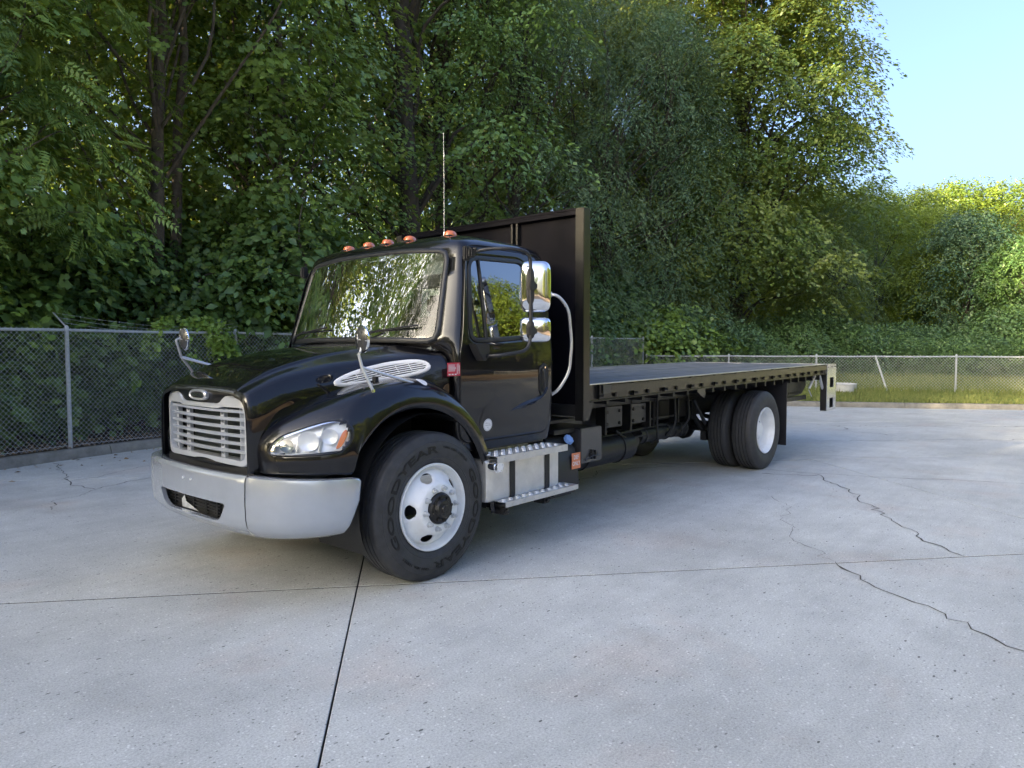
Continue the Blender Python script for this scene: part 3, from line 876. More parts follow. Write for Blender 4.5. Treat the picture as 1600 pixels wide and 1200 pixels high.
# --- trees across the lot, lit by the low sun (mirrored in glass and paint)
for i, (x, y) in enumerate([(8, -46), (17, -44), (26, -46), (34, -42), (43, -38), (52, -32), (-4, -48), (-16, -47), (-28, -44), (60, -24), (38, -49), (22, -51), (13, -37), (21, -36), (30, -36), (39, -33), (47, -31), (56, -27), (4, -39), (64, -18), (35, -46), (48, -38), (58, -34)]):
    place_tree(['far2', 'far1'][i % 2], x, y, 2.2, random.uniform(0, 6.28), random.uniform(.85, 1.1), 'roadside_tree', 'tree on the dry bank across the lot, outside the view', 'tree', 'trees on the bank across the lot')

for i in range(29):
    y = 20-i*1.9; tall = y > -9
    place_tree(['oak1', 'oak2', 'far2'][i % 3], -41+random.uniform(-2, 2)-(4 if i % 2 else 0), y, 0, random.uniform(0, 6.28), (.88 if tall else .55)*random.uniform(.96, 1.05), 'roadside_tree', 'tree at the open end of the lot, outside the view, shading the concrete', 'tree', 'trees at the end of the lot')
for i, (x, y, s_) in enumerate([(1.5, 13.4, 1.9), (4.6, 13.0, 2.2), (7.4, 12.6, 2.0), (2.8, 16.2, 2.6), (6.4, 17.0, 2.8), (9.6, 15.6, 2.4), (-1.4, 15.4, 2.3), (12.4, 15.0, 2.6)]):
    place_tree('shrub2' if i % 2 else 'shrub1', x, y, .3, random.uniform(0, 6), s_, 'sun_tinted_shrub', 'one of the yellow-green bushes deeper in the woods, low sun put into their leaf colour', 'bush', 'sun-coloured bushes between the trunks', LM['far'])  # yellow far-tree leaves put low sunlight into the colour of these bushes
def bare_stem():
    root = empty('bare_sapling', (4.95, 7.95, .1)); mb = MB()
    P = catmull([(.1, 0, 0), (.05, 0, 1.2), (-.02, .02, 2.6), (.03, 0, 3.2), (-.10, .02, 3.7), (-.06, .05, 4.1), (.08, .1, 4.6)], 5)
    mb.tube([Vector(p) for p in P], list(np.linspace(.035, .012, len(P))), 8); mb.build('stem', BARKP, root)
    tag(root, 'thin pale curved bare stem behind the fence, left of the cab roof', 'sapling')
bare_stem()
# --- undergrowth behind the left fence
for i in range(26):
    x = -4.5+i*.92+random.uniform(-.25, .25)
    yb = 8.35 if x > 2 else 8.35-.22*(2-x)
    place_tree(['shrub1', 'shrub2', 'shrub1'][i % 3], x, yb+random.uniform(.75, 1.3), .12, random.uniform(0, 6.28), random.uniform(.62, .92), 'undergrowth_shrub', 'one of the leafy shrubs crowding behind the chain-link fence on the left', 'shrub', 'shrubs crowding behind the left fence')
for i in range(22):
    x = -5+i*1.15+random.uniform(-.3, .3)
    place_tree(['vine1', 'shrub2', 'shrub1'][i % 3], x, 10.6+random.uniform(-.5, 1.2), .2, random.uniform(0, 6.28), random.uniform(1.2, 1.8), 'undergrowth_shrub', 'one of the leafy shrubs crowding behind the chain-link fence on the left', 'shrub', 'shrubs crowding behind the left fence')
# --- vine hedge behind the low fence
hl = 'clump of the long vine-covered hedge behind the low fence'
hedge_spots = [
(21.96, 8.95, .2), (22.42, 8.44, .2), (22.71, 7.84, .2), (22.59, 7.07, .2), (23.15, 6.62, .2), (23.62, 6.12, .2), (23.74, 5.49, .2), (25.28, 5.38, .2), (26.04, 4.96, .2), (26.68, 4.49, .2), (27.24, 3.99, .2), (28.85, 3.76, .2), (28.95, 3.11, .2), (29.55, 2.59, .2), (29.86, 2.01, .2), (29.66, 1.34, .2), (29.81, 0.75, .2), (29.12, 0.05, .2), (29.62, -0.45, .2), (29.38, -1.05, .2), (30.37, -1.49, .2), (30.94, -2.00, .2), (30.81, -2.55, .2), (31.84, -3.02, .2), (33.00, -3.51, .2), (34.99, -4.01, .2), (27.62, 7.59, .3), (28.83, 6.55, .3), (29.36, 5.29, .3), (30.61, 4.25, .3), (31.40, 3.08, .3), (32.30, 1.95, .3), (33.62, 0.89, .3), (34.58, -0.24, .3), (36.06, -1.33, .3), (36.68, -2.49, .3), (38.06, -3.61, .3), (38.92, -4.76, .3), ]
for i, (x, y, z_) in enumerate(hedge_spots):
    place_tree(['vine1', 'vine1', 'shrub2', 'vine1', 'shrub1'][i % 5], x+random.uniform(-.6, .6), y+random.uniform(-.5, .5), z_, random.uniform(0, 6.28), random.uniform(.6, .98) if z_ < .25 else random.uniform(.8, 1.25), 'vine_hedge_clump', hl, 'hedge', 'vine-covered hedge behind the low fence')
place_tree('shrub2', 19.9, 8.0, .15, .8, 1.5, 'yellow_green_bush', 'rounded light green bush in the corner of the two fences', 'bush', None, LM['maple'])
place_tree('shrub1', 21.4, 7.1, .15, 2.8, 1.35, 'grey_green_bush', 'grey-green feathery bush right of the corner post behind the low fence', 'bush', None, LM['dark'])

# small light green vine hanging over the left fence by the front mirror
def vine_over_fence():
    r = np.random.default_rng(77); root = empty('hanging_vine', (2.3, 7.55, 1.9))
    mb = MB(); C = []; 
    for k in range(9):
        a = r.uniform(-.9, .9); P = catmull([(a*.2, .35, -.1), (a*.5, .05, .18), (a*.8, -.12, -.05), (a, -.14, -.25-.35*r.random())], 5)
        mb.tube([Vector(p) for p in P], list(np.linspace(.006, .003, len(P))), 4, False)
        for p in P[3:]:
            for _ in range(7): C.append(p+r.normal(0, .055, 3))
    C = np.array(C); n = len(C)
    V, T, a = leaves(C, r.normal(0, 1, (n, 3))+np.array([0, -.2, -.8]), np.array([0, -.5, 1.])+r.normal(0, .4, (n, 3)), r.uniform(.06, .11, n), 'maple', r.uniform(.7, 1, n))
    mb.build('stem', BARK, root)
    me = fast_mesh('foliage', V, T, 3, LM['maple'], a); link(bpy.data.objects.new('foliage', me), root)
    tag(root, 'light green vine spilling over the fence top rail just left of the hood', 'vine')
vine_over_fence()

# grass on the verge and the strip beyond the low fence; leaf litter along the left fence
def blades():
    r = np.random.default_rng(5); n = 60000
    ds = np.linspace(0, 1, len(ve)); t = r.random(n)**1.0*.62
    px = np.interp(t, ds, ve[:, 0]); py = np.interp(t, ds, ve[:, 1])
    T = np.gradient(ve, axis=0); T /= np.linalg.norm(T, axis=1)[:, None]
    nx = np.interp(t, ds, -T[:, 1]); ny = np.interp(t, ds, T[:, 0])
    o_ = .24+r.random(n)**1.2*10; x = px+nx*o_; y = py+ny*o_
    z = np.array([terr_h(a, b, c) for a, b, c in zip(o_, x, y)])+.01
    h = (.05+.07*r.random(n))*(1+1.6*(o_ > 2.7)*r.random(n)); a = r.random(n)*6.28; w = .012+.012*r.random(n)
    V = np.zeros((n, 3, 3)); V[:, 0] = np.stack([x+w*np.cos(a), y+w*np.sin(a), z], 1); V[:, 1] = np.stack([x-w*np.cos(a), y-w*np.sin(a), z], 1)
    V[:, 2] = np.stack([x+r.normal(0, .03, n), y+r.normal(0, .03, n), z+h], 1)
    me = fast_mesh('grass', V.reshape(-1, 3), np.arange(3*n), 3, LM['grass'], np.repeat(r.random(n), 3))
    o = bpy.data.objects.new('grass', me); link(o); tag(o, 'short mixed green and straw grass behind the right-hand curb', 'grass', kind='stuff')
blades()
def litter():
    r = np.random.default_rng(8); n = 5200
    dd = np.r_[0, np.cumsum(np.linalg.norm(np.diff(CURB, axis=0), axis=1))]
    i0, i1 = dd[25], dd[125]; t = r.uniform(i0, i1, n)
    T = np.gradient(CURB, axis=0); T /= np.linalg.norm(T, axis=1)[:, None]
    px = np.interp(t, dd, CURB[:, 0]); py = np.interp(t, dd, CURB[:, 1]); nx = np.interp(t, dd, -T[:, 1]); ny = np.interp(t, dd, T[:, 0])
    o_ = np.where(r.random(n) < .07, -np.abs(r.exponential(.35, n))-.02, .2+r.exponential(.6, n))
    x = px+nx*o_; y = py+ny*o_; z = np.where(o_ < 0, .006, .14+.02*r.random(n)+.02*o_)
    C = np.stack([x, y, z], 1); D = r.normal(0, 1, (n, 3))*np.array([1, 1, .25]); Nn = np.array([0, 0, 1.])+r.normal(0, .35, (n, 3))
    V, T_, a = leaves(C, D, Nn, r.uniform(.04, .085, n), 'oval', r.random(n))
    m = leafmat('dead_leaves', (.10, .06, .025), (.36, .24, .13), .15, (.3, .2, .1), .8)
    me = fast_mesh('leaf_litter', V, T_, 3, m, a); o = bpy.data.objects.new('leaf_litter', me); link(o)
    tag(o, 'dry brown fallen leaves along the curb under the left fence', 'leaf litter', kind='stuff')
litter()
# ------------------------------------------------------------------ fences
def chain_panel(L, H, dx=.036, wire=.0030):
    """zigzag wires, panel along +X from 0..L, z 0..H, as 3-sided wires"""
    n = int(L/dx); m = int(H/(dx*1.05)); st = H/m
    V = []; F = []
    zz = np.arange(m+1)*st
    tri = [(0, wire), (wire*.87, -wire*.5), (-wire*.87, -wire*.5)]
    for i in range(n):
        x0 = (i+.5)*L/n; s0 = 1 if i % 2 == 0 else -1
        b = len(V)
        for k in range(m+1):
            x = x0+s0*(.5 if k % 2 == 0 else -.5)*L/n*1.12; y = .0018*(1 if (k+i) % 2 else -1)
            for a, c in tri: V.append((x+a, y+c, zz[k]))
        for k in range(m):
            for j in range(3):
                F.append((b+k*3+j, b+k*3+(j+1) % 3, b+(k+1)*3+(j+1) % 3, b+(k+1)*3+j))
    return fast_mesh('chain_link_mesh', np.array(V), np.array(F), 4, MT['galv'])

def fence(label, posts, H, zb, lean={}, toprail=True, first=True, raked=None, cat='fence'):
    root = empty('chain_link_fence', (posts[0][0], posts[0][1], zb)); tag(root, label, cat)
    o0 = Vector((posts[0][0], posts[0][1], zb))
    cache = {}
    for i, p in enumerate(posts):
        mb = MB(); top = Vector((p[0], p[1], zb+H+.02))-o0; bot = Vector((p[0], p[1], zb-.15))-o0
        if i in lean: bot = bot+Vector((*lean[i], 0))
        r_ = .030 if (i not in lean) else .028
        mb.cyl(bot, top, r_, 14)
        if i not in lean:
            mb.cyl(top, top+Vector((0, 0, .03)), r_*1.15, 14, r_*.8)
            mb.cyl(top+Vector((0, 0, .03)), top+Vector((0, 0, .045)), r_*.8, 14, r_*.2)
        mb.build('post', MT['galv'], root)
    for i in range(len(posts)-1):
        a, b = Vector((*posts[i], 0)), Vector((*posts[i+1], 0)); L = (b-a).length; d_ = (b-a).normalized()
        off = Vector((d_.y, -d_.x, 0))*.036
        key = round(L, 2)
        if key not in cache: cache[key] = chain_panel(L, H, .036 if H > 1.5 else .044, .0030 if H > 1.5 else .0042)
        m = bpy.data.objects.new('chain_link_mesh', cache[key]); link(m, root)
        m.location = a+off+Vector((0, 0, zb+.02))-o0; m.rotation_euler = (0, 0, math.atan2(d_.y, d_.x)); m['kind'] = 'stuff'
        mb = MB(); z = zb+H-.01
        mid = (a+b)/2+Vector((0, 0, z-.012))-o0
        mb.tube([a+Vector((0, 0, z))-o0, mid, b+Vector((0, 0, z))-o0], .021, 10, False)
        mb.build('top_rail', MT['galv'], root)
        mb = MB(); mb.tube([a+off+Vector((0, 0, zb+.05))-o0, (a+b)/2+off+Vector((0, 0, zb+.045))-o0, b+off+Vector((0, 0, zb+.05))-o0], .003, 4, False)
        mb.build('tension_wire', MT['galv'], root)
    return root, o0
P_left = [(-12.6, 2.6), (-9.3, 3.95), (-6.1, 5.2), (-2.9, 6.22), (.345, 7.13), (3.2, 7.52), (6.1, 7.60), (9.0, 7.60), (11.9, 7.60), (14.8, 7.60), (17.8, 7.55)]
f1, o1 = fence('tall galvanised chain-link fence along the woods on the left, behind the truck', P_left, 1.77, .13)
# barbed-wire arm and slack strands at the left post
mb = MB(); pa = Vector((.345, 7.13, 1.93))-o1
mb.tube([pa, pa+Vector((-.10, .22, .22))], .012, 6); mb.build('barbed_wire_arm', MT['galv'], f1)
for k in range(3):
    mb = MB(); e = pa+Vector((-.10, .22, .22))*(k+1)/3
    P = catmull([e, e+Vector((.8, .1, -.10)), e+Vector((1.9, .2, -.13-.02*k)), e+Vector((2.9, .25, -.02*k))], 6)
    mb.tube([Vector(p) for p in P], .0022, 4, False)
    for q in P[1::2]: mb.box(q[0]-.012, q[0]+.012, q[1]-.002, q[1]+.002, q[2]-.002, q[2]+.002); mb.box(q[0]-.002, q[0]+.002, q[1]-.002, q[1]+.002, q[2]-.012, q[2]+.012)
    mb.build('barbed_wire', MT['galv'], f1)
P_right = [(17.86, 7.45), (18.9, 5.0), (19.9, 2.55), (20.5, 1.0), (21.45, -1.0), (22.7, -3.9), (23.9, -6.8), (25.1, -9.7), (26.2, -12.6), (27.2, -15.5), (28.2, -18.4), (29.2, -21.3), (30.0, -24.3), (30.8, -27.3), (31.4, -30.3)]
f2, o2 = fence('low galvanised chain-link fence across the grass at the back right, one post leaning', P_right, 1.16, .16, lean={3: (.08, -.42)})
# corrugated metal ring lying behind the low fence
def culvert():
    root = empty('corrugated_metal_ring', (19.75, 1.75, .17)); n = 40
    prof = []
    for k in range(33):
        z = .30*k/32; prof.append((.42+.012*math.cos(k*math.pi/2.0), z))
    V = []; F = []; m = len(prof)
    for i in range(n):
        a = 2*math.pi*i/n
        for r_, z in prof: V.append((r_*math.cos(a), r_*math.sin(a), z))
    F = grid_faces(n, m, True)
    o = mesh('wall', V, F, simple('white_corrugated_metal', (.62, .62, .60), .45, metal=.2, var=.15), root, 60)
    s_ = o.modifiers.new('s', 'SOLIDIFY'); s_.thickness = .006
    mb = MB(); P = [Vector((.43*math.cos(a), .43*math.sin(a), .305)) for a in np.linspace(0, 2*math.pi, 40, endpoint=False)]
    mb.tube(P, .012, 8, False, closed=True); mb.build('rim', MT['stickwhite'], root)
    tag(root, 'white corrugated metal ring lying on the grass at the low fence beside the truck bed', 'metal ring')
culvert()
# ------------------------------------------------------------------ truck
TR = empty('flatbed_truck', (0, 0, 0))
tag(TR, 'black conventional-cab flatbed truck with silver grille and bumper parked on the concrete', 'truck')
PAINT = MT['paint']

# ---- hood (symmetric)
HS = [  # x, list of (y,z, dx)
 (-1.085, [(0, 1.372), (.28, 1.370), (.45, 1.362), (.49, 1.350), (.570, 1.325), (.610, 1.26), (.622, 1.12), (.625, .95), (.625, .84)]),
 (-1.06, [(0, 1.388), (.28, 1.386), (.45, 1.378), (.49, 1.366), (.578, 1.340), (.622, 1.26), (.634, 1.12), (.636, .95), (.636, .84)]),
 (-.98, [(0, 1.432), (.28, 1.430), (.455, 1.424), (.495, 1.405), (.590, 1.372), (.640, 1.27), (.650, 1.15), (.652, 1.0), (.652, .90)]),
 (-.80, [(0, 1.510), (.28, 1.508), (.46, 1.500), (.50, 1.478), (.605, 1.436), (.655, 1.345), (.665, 1.25), (.67, 1.15), (.67, 1.05)]),
 (-.45, [(0, 1.600), (.29, 1.596), (.465, 1.583), (.51, 1.560), (.640, 1.503), (.695, 1.42), (.715, 1.35), (.72, 1.28), (.72, 1.2)]),
 (-.12, [(0, 1.645), (.30, 1.640), (.48, 1.625), (.545, 1.602), (.735, 1.548), (.795, 1.47), (.83, 1.40), (.845, 1.34), (.85, 1.26)]),
 (.10, [(0, 1.660), (.32, 1.656), (.53, 1.643), (.63, 1.622), (.865, 1.570), (.93, 1.50), (.955, 1.42), (.965, 1.34), (.97, 1.26)]),
 (.245, [(0, 1.668), (.35, 1.664), (.60, 1.652), (.73, 1.634), (.955, 1.588), (1.03, 1.52), (1.055, 1.42), (1.06, 1.33), (1.06, 1.24)]),
]
ctrl = []
for i, (x, pr) in enumerate(HS):
    back = [0, 0, 0, 0, 0, 0, .07, .19][i]
    row = [(x-back*max(0, 1-(y/.95)**2), y, z) for y, z in pr]
    full = [(a, -b, c) for a, b, c in row[::-1]][:-1]+row
    ctrl.append(full)
hood = patch('hood', ctrl, PAINT, TR, 7, 5, thick=.012, smooth=70)
# hood lip rolling over to the front panel
row = [tuple(p) for p in ctrl[0]]
G = catmull(row, 5)
V = []; n = len(G)
for k, (dx, sc, dz) in enumerate([(0, 1, 0), (-.012, .985, -.012), (-.012, .965, -.035)]):
    for p in G: V.append((p[0]+dx, p[1]*sc, .84+(p[2]-.84)*sc+dz*.6))
mesh('hood_nose', V, grid_faces(3, n), PAINT, TR, 70)

# front panel (black) behind the grille, open in the middle
gx = -1.078
outer = rounded([(-.605, .835), (.605, .835), (.605, 1.335), (-.605, 1.335)], [.10, .10, .10, .10], 6)
GO = [(-.565, .862), (.565, .862), (.565, 1.318), (.315, 1.318), (.255, 1.262), (-.255, 1.262), (-.315, 1.318), (-.565, 1.318)]
goR = rounded(GO, [.085, .085, .085, .05, .05, .05, .05, .085], 6)
GI = [(-.525, .902), (.525, .902), (.525, 1.245), (.30, 1.245), (.25, 1.232), (-.25, 1.232), (-.30, 1.245), (-.525, 1.245)]
giR = rounded(GI, [.055, .055, .05, .03, .03, .03, .03, .05], 6)
bow = lambda y: gx+.055*(y/.6)**2
# panel ring from outer to grille outline
A = resample(outer, 96)
def star_match(inner, outer_pts, c):
    """inner outline sampled at the same polar angles as outer_pts"""
    c = np.array(c); inn = np.asarray(inner, float); res = []
    for p in outer_pts:
        d_ = p-c; best = None
        for i in range(len(inn)):
            a, b = inn[i]-c, inn[(i+1) % len(inn)]-c; e = b-a
            den = d_[0]*e[1]-d_[1]*e[0]
            if abs(den) < 1e-12: continue
            t = (a[0]*e[1]-a[1]*e[0])/den; u_ = (a[0]*d_[1]-a[1]*d_[0])/den
            if t > 0 and -1e-6 <= u_ <= 1+1e-6 and (best is None or t > best): best = t
        res.append(c+d_*(best if best else 1))
    return np.array(res)
B_ = star_match(goR, A, (0, 1.08))
ringloft('nose_panel', [A*1.0, A*.3+B_*.7, B_, star_match(giR, A, (0, 1.08))], lambda y, z, k: (bow(y)+(.02 if k == 0 else .0 if k < 3 else .01), y, z), PAINT, TR, 40)
# grille: chrome surround + slats + brackets
def grille():
    g = empty('grille', (0, 0, 0), TR)
    n = len(goR); gi = np.array(giR)
    V = []; 
    steps = [(goR, -.002, 0), (goR, -.022, .0), (goR, -.030, .15), (giR, -.030, 1), (giR, -.022, 1.0), (giR, .05, 1)]
    for (o_, dx, t) in steps:
        src = np.array(goR)*(1-(t if t < 1 and o_ is goR else 0))+(gi*t if (t < 1 and o_ is goR) else 0) if o_ is goR else gi
        for p in src: V.append((bow(p[0])+dx, p[0], p[1]))
    F = []
    for k in range(len(steps)-1):
        for i in range(n):
            j = (i+1) % n; F.append((k*n+i, k*n+j, (k+1)*n+j, (k+1)*n+i))
    mesh('surround', V, F, MT['grille_silver'], g, 35)
    for k in range(6):
        z = .951+k*.0525; P = []
        V = []; m = 17
        sec = [(-.018, .004), (-.022, .011), (-.012, .016), (.022, .010), (.024, .002), (.0, -.008), (-.014, -.006)]
        ys = np.linspace(-.53, .53, m)
        for y in ys:
            for a, c in sec: V.append((bow(y)+a+.006, y, z+c))
        q = len(sec); F = []
        for i in range(m-1):
            for j in range(q): F.append((i*q+j, i*q+(j+1) % q, (i+1)*q+(j+1) % q, (i+1)*q+j))
        mesh('slat', V, F, MT['grille_silver'], g, 35)
    for y in (-.245, .245):
        mb = MB(); mb.box(gx+.022, gx+.045, y-.006, y+.004, .885, 1.25); mb.box(gx+.022, gx+.045, y+.038, y+.046, .885, 1.25)
        for k in range(7): mb.box(gx+.020, gx+.040, y, y+.042, .905+k*.0525, .925+k*.0525)
        mb.build('bracket', MT['grille_silver'], g)
    for sy in (-1, 1):
        mb = MB(); mb.box(gx+.055, gx+.062, min(sy*.44, sy*.53), max(sy*.44, sy*.53), .89, 1.25); mb.box(gx+.03, gx+.06, sy*.44-.004, sy*.44+.004, .89, 1.25)
        mb.build('side_flange', MT['grille_silver'], g)
    mb = MB(); mb.box(gx+.10, gx+.13, -.50, .50, .86, 1.27); o = mb.build('radiator_core', MT['darkmesh'], g)
    mb = MB(); mb.box(gx+.085, gx+.098, -.50, -.42, .87, 1.2); mb.box(gx+.085, gx+.098, .33, .40, .95, 1.24); mb.build('radiator_frame', MT['frame_black'], g)
grille()
# emblem
def emblem():
    e = empty('emblem', (0, 0, 0), TR); x = -1.118; zc = 1.312
    def oval(a, b, n=40, sq=2.6):
        return [(a*abs(math.cos(t))**(2/sq)*(1 if math.cos(t) >= 0 else -1), zc+b*abs(math.sin(t))**(2/sq)*(1 if math.sin(t) >= 0 else -1)) for t in np.linspace(0, 2*math.pi, n, endpoint=False)]
    o1_, o2_, o3_ = np.array(oval(.118, .036)), np.array(oval(.108, .029)), np.array(oval(.098, .021))
    ringloft('rim', [o1_, o1_, o2_, o3_], lambda y, z, k: (x+[.030, .004, -.003, .004][k], y, z), MT['alu'], e, 50)
    ringloft('plate', [o3_, o3_*np.array([.5, 1])+np.array([0, 0])], lambda y, z, k: (x+.003, y, z), simple('emblem_black', (.01, .01, .012), .3), e, 50, fill=True)
    Vt, Ft = text_mesh('FREIGHTLINER', .027, .0015, bold=True)
    w = Vt[:, 0].max()-Vt[:, 0].min(); Vt[:, 0] *= .172/w
    mesh('lettering', [(x+.0005-v[2], -v[0], zc+v[1]) for v in Vt], Ft, MT['chrome'], e)
    mb = MB(); mb.box(gx-.004, gx+.03, -.27, .27, 1.262, 1.36); 
emblem()
# nose bridge that carries the emblem
ctrlb = [[(gx-.004-.012*(1-abs(y)/.34), y, z) for y in (-.34, -.27, -.14, 0, .14, .27, .34)] for z in (1.255, 1.30, 1.34)]
ctrlb.append([(gx+.02, y, 1.365) for y in (-.34, -.27, -.14, 0, .14, .27, .34)])
patch('emblem_panel', ctrlb, PAINT, TR, 3, 4, smooth=60)

# ---- fenders
FS = [
 [(-1.03, -.60, .835), (-1.045, -.61, .92), (-1.045, -.615, 1.01), (-1.00, -.61, 1.09), (-.93, -.58, 1.11)],
 [(-1.030, -.74, .838), (-1.035, -.745, .93), (-1.01, -.74, 1.06), (-.93, -.72, 1.155), (-.85, -.60, 1.19)],
 [(-.965, -.88, .84), (-.97, -.885, .95), (-.91, -.875, 1.11), (-.80, -.83, 1.235), (-.66, -.66, 1.285)],
 [(-.870, -1.00, .842), (-.868, -1.01, .96), (-.80, -.99, 1.15), (-.67, -.93, 1.29), (-.48, -.68, 1.345)],
 [(-.765, -1.085, .843), (-.758, -1.095, .97), (-.69, -1.075, 1.18), (-.54, -1.00, 1.335), (-.32, -.73, 1.39)],
 [(-.672, -1.12, .845), (-.655, -1.135, .97), (-.585, -1.115, 1.20), (-.44, -1.03, 1.36), (-.20, -.77, 1.405)],
 [(-.630, -1.13, .965), (-.605, -1.148, 1.04), (-.50, -1.125, 1.235), (-.35, -1.04, 1.378), (-.10, -.80, 1.418)],
 [(-.480, -1.13, 1.118), (-.455, -1.150, 1.165), (-.375, -1.125, 1.29), (-.25, -1.04, 1.392), (-.02, -.83, 1.422)],
 [(-.315, -1.13, 1.193), (-.300, -1.152, 1.235), (-.245, -1.125, 1.325), (-.15, -1.045, 1.398), (.05, -.86, 1.418)],
 [(-.145, -1.13, 1.215), (-.135, -1.152, 1.252), (-.10, -1.128, 1.328), (-.03, -1.05, 1.395), (.10, -.90, 1.408)],
 [(.030, -1.13, 1.192), (.045, -1.152, 1.225), (.08, -1.135, 1.290), (.11, -1.08, 1.350), (.17, -.95, 1.375)],
 [(.220, -1.13, 1.110), (.240, -1.152, 1.140), (.275, -1.142, 1.185), (.290, -1.11, 1.225), (.27, -1.02, 1.26)],
 [(.387, -1.13, .955), (.410, -1.152, .975), (.448, -1.145, 1.005), (.470, -1.125, 1.025), (.47, -1.04, 1.03)],
 [(.500, -1.13, .750), (.525, -1.152, .762), (.562, -1.145, .785), (.585, -1.125, .80), (.59, -1.04, .80)],
 [(.560, -1.13, .570), (.585, -1.152, .577), (.622, -1.145, .588), (.645, -1.125, .595), (.65, -1.04, .595)],
 [(.600, -1.13, .36), (.625, -1.152, .36), (.662, -1.145, .36), (.685, -1.125, .36), (.69, -1.04, .36)],
]
FG = patch_pts(FS, 8, 8)
BV = BVHTree.FromPolygons([Vector(p) for p in FG.reshape(-1, 3)], grid_faces(*FG.shape[:2]))
# headlamp outline in a vertical plane facing front-left, projected on the fender skin
HD = Vector((.70, .714, 0)).normalized()        # looking direction (into the lamp)
HE = Vector((.714, -.70, 0)).normalized()       # sideways, outward
HO = Vector((-.86, -.90, 0))
def hproj(s_, z, off=0.0, bv=BV):
    o_ = HO+HE*s_+Vector((0, 0, z))-HD*1.0
    h, nn, i, dd = bv.ray_cast(o_, HD)
    if h is None: 
        h, nn, i, dd = bv.find_nearest(HO+HE*s_+Vector((0, 0, z)))
    return h-HD*off, nn
# outline derived from the photo's lamp: s along HE, z up
HL = [(-.225, .985), (-.205, 1.03), (-.160, 1.072), (-.085, 1.105), (.03, 1.142), (.13, 1.168), (.20, 1.172), (.255, 1.155), (.285, 1.115), (.285, 1.065), (.255, 1.015), (.20, .985), (.10, .972), (-.05, .967), (-.18, .966), (-.215, .970)]
HLc = catmull(HL+[HL[0]], 5)[:-1]; HLc = resample(HLc, 64)
hc = HLc.mean(0)
def inside(p, poly):
    c = False; n = len(poly); j = n-1
    for i in range(n):
        if (poly[i][1] > p[1]) != (poly[j][1] > p[1]) and p[0] < (poly[j][0]-poly[i][0])*(p[1]-poly[i][1])/(poly[j][1]-poly[i][1])+poly[i][0]: c = not c
        j = i
    return c
def fender(sy):
    nu, nv = FG.shape[:2]; V = FG.reshape(-1, 3).copy(); F = []
    sm = hc+(HLc-hc)*.93
    for f in grid_faces(nu, nv):
        c = V[list(f)].mean(0); q = Vector(c)-HO; s_ = q.dot(HE)
        if q.dot(Vector((-HD.x, -HD.y, 0))) > -.3 and c[0] < -.5 and c[1] < -.6 and inside((s_, c[2]), sm): continue
        F.append(f)
    if sy > 0: V[:, 1] *= -1; F = [f[::-1] for f in F]
    o = mesh('fender', V, F, PAINT, TR, 70)
    m = o.modifiers.new('solid', 'SOLIDIFY'); m.thickness = .010; m.offset = -1
    return o
fender(-1); fender(1)
MT['lampdark'] = simple('lamp_inner_grey', (.22, .25, .25), .25, metal=.4)
def headlight(sy):
    h = empty('headlight', (0, 0, 0), TR)
    my = lambda v: Vector((v.x, v.y*(-sy) if sy > 0 else v.y, v.z))
    fl = lambda v: Vector((v.x, -v.y, v.z)) if sy > 0 else v
    def ring(scales, offs_, name, mat, fill, sm=50):
        ol = [hc+(HLc-hc)*s_ for s_ in scales]
        return ringloft(name, ol, lambda a, b, k: tuple(fl(hproj(a, b, offs_[k])[0])), mat, h, sm, fill=fill)
    ring([1.045, 1.04, 1.0, .985], [.001, .010, .012, .0], 'gasket', MT['gasket'], False)
    ring([1.0, .95, .8, .6, .4, .2], [.006, .012, .016, .018, .018, .018], 'lens', MT['lens'], True)
    ring([1.0, .99, .93, .88, .6, .3], [-.002, -.03, -.05, -.055, -.06, -.06], 'housing', MT['reflector'], True, 30)
    # inner furniture: two bowls and ribs
    def bowl(s_, z, r_, dep, name, mat):
        c, _ = hproj(s_, z, -.048); V = []; n = 24; prof = [(r_, 0), (r_*.94, .002), (r_*.8, .010), (r_*.5, .020), (r_*.2, .024), (.0001, .024)]
        for rr, dd in prof:
            for i in range(n):
                a = 2*math.pi*i/n; v = c+HE*rr*math.cos(a)+Vector((0, 0, 1))*rr*math.sin(a)*.95-HD*(.035-dd); V.append(tuple(fl(v)))
        F = [(k*n+i, k*n+(i+1) % n, (k+1)*n+(i+1) % n, (k+1)*n+i) for k in range(len(prof)-1) for i in range(n)]
        mesh(name, V, F, mat, h, 40)
    bowl(.02, 1.050, .066, .03, 'bulb_reflector', MT['reflector'])
    bowl(-.115, 1.02, .044, .03, 'bulb_reflector', MT['lampdark'])
    bowl(.150, 1.078, .052, .03, 'bulb_reflector', MT['reflector'])
    for s_, z0, z1, w in ((-.055, .985, 1.10, .010), (.085, .985, 1.15, .010)):
        mb = MB(); a, _ = hproj(s_, z0, -.04); b, _ = hproj(s_+.02, z1, -.035)
        P = [fl(a), fl((a+b)/2-HD*.008), fl(b)]; mb.tube(P, w, 6); mb.build('divider', MT['grille_silver'], h)
    # amber side marker
    q = np.array([(.185, .995), (.222, 1.01), (.262, 1.09), (.252, 1.125), (.225, 1.10)]); qr = resample(rounded([tuple(x) for x in q], .02, 4), 24)
    ringloft('amber_reflector', [qr, qr.mean(0)+(qr-qr.mean(0))*.9], lambda a, b, k: tuple(fl(hproj(a, b, -.012+.004*k)[0])), MT['amber'], h, 40, fill=True)
headlight(-1); headlight(1)

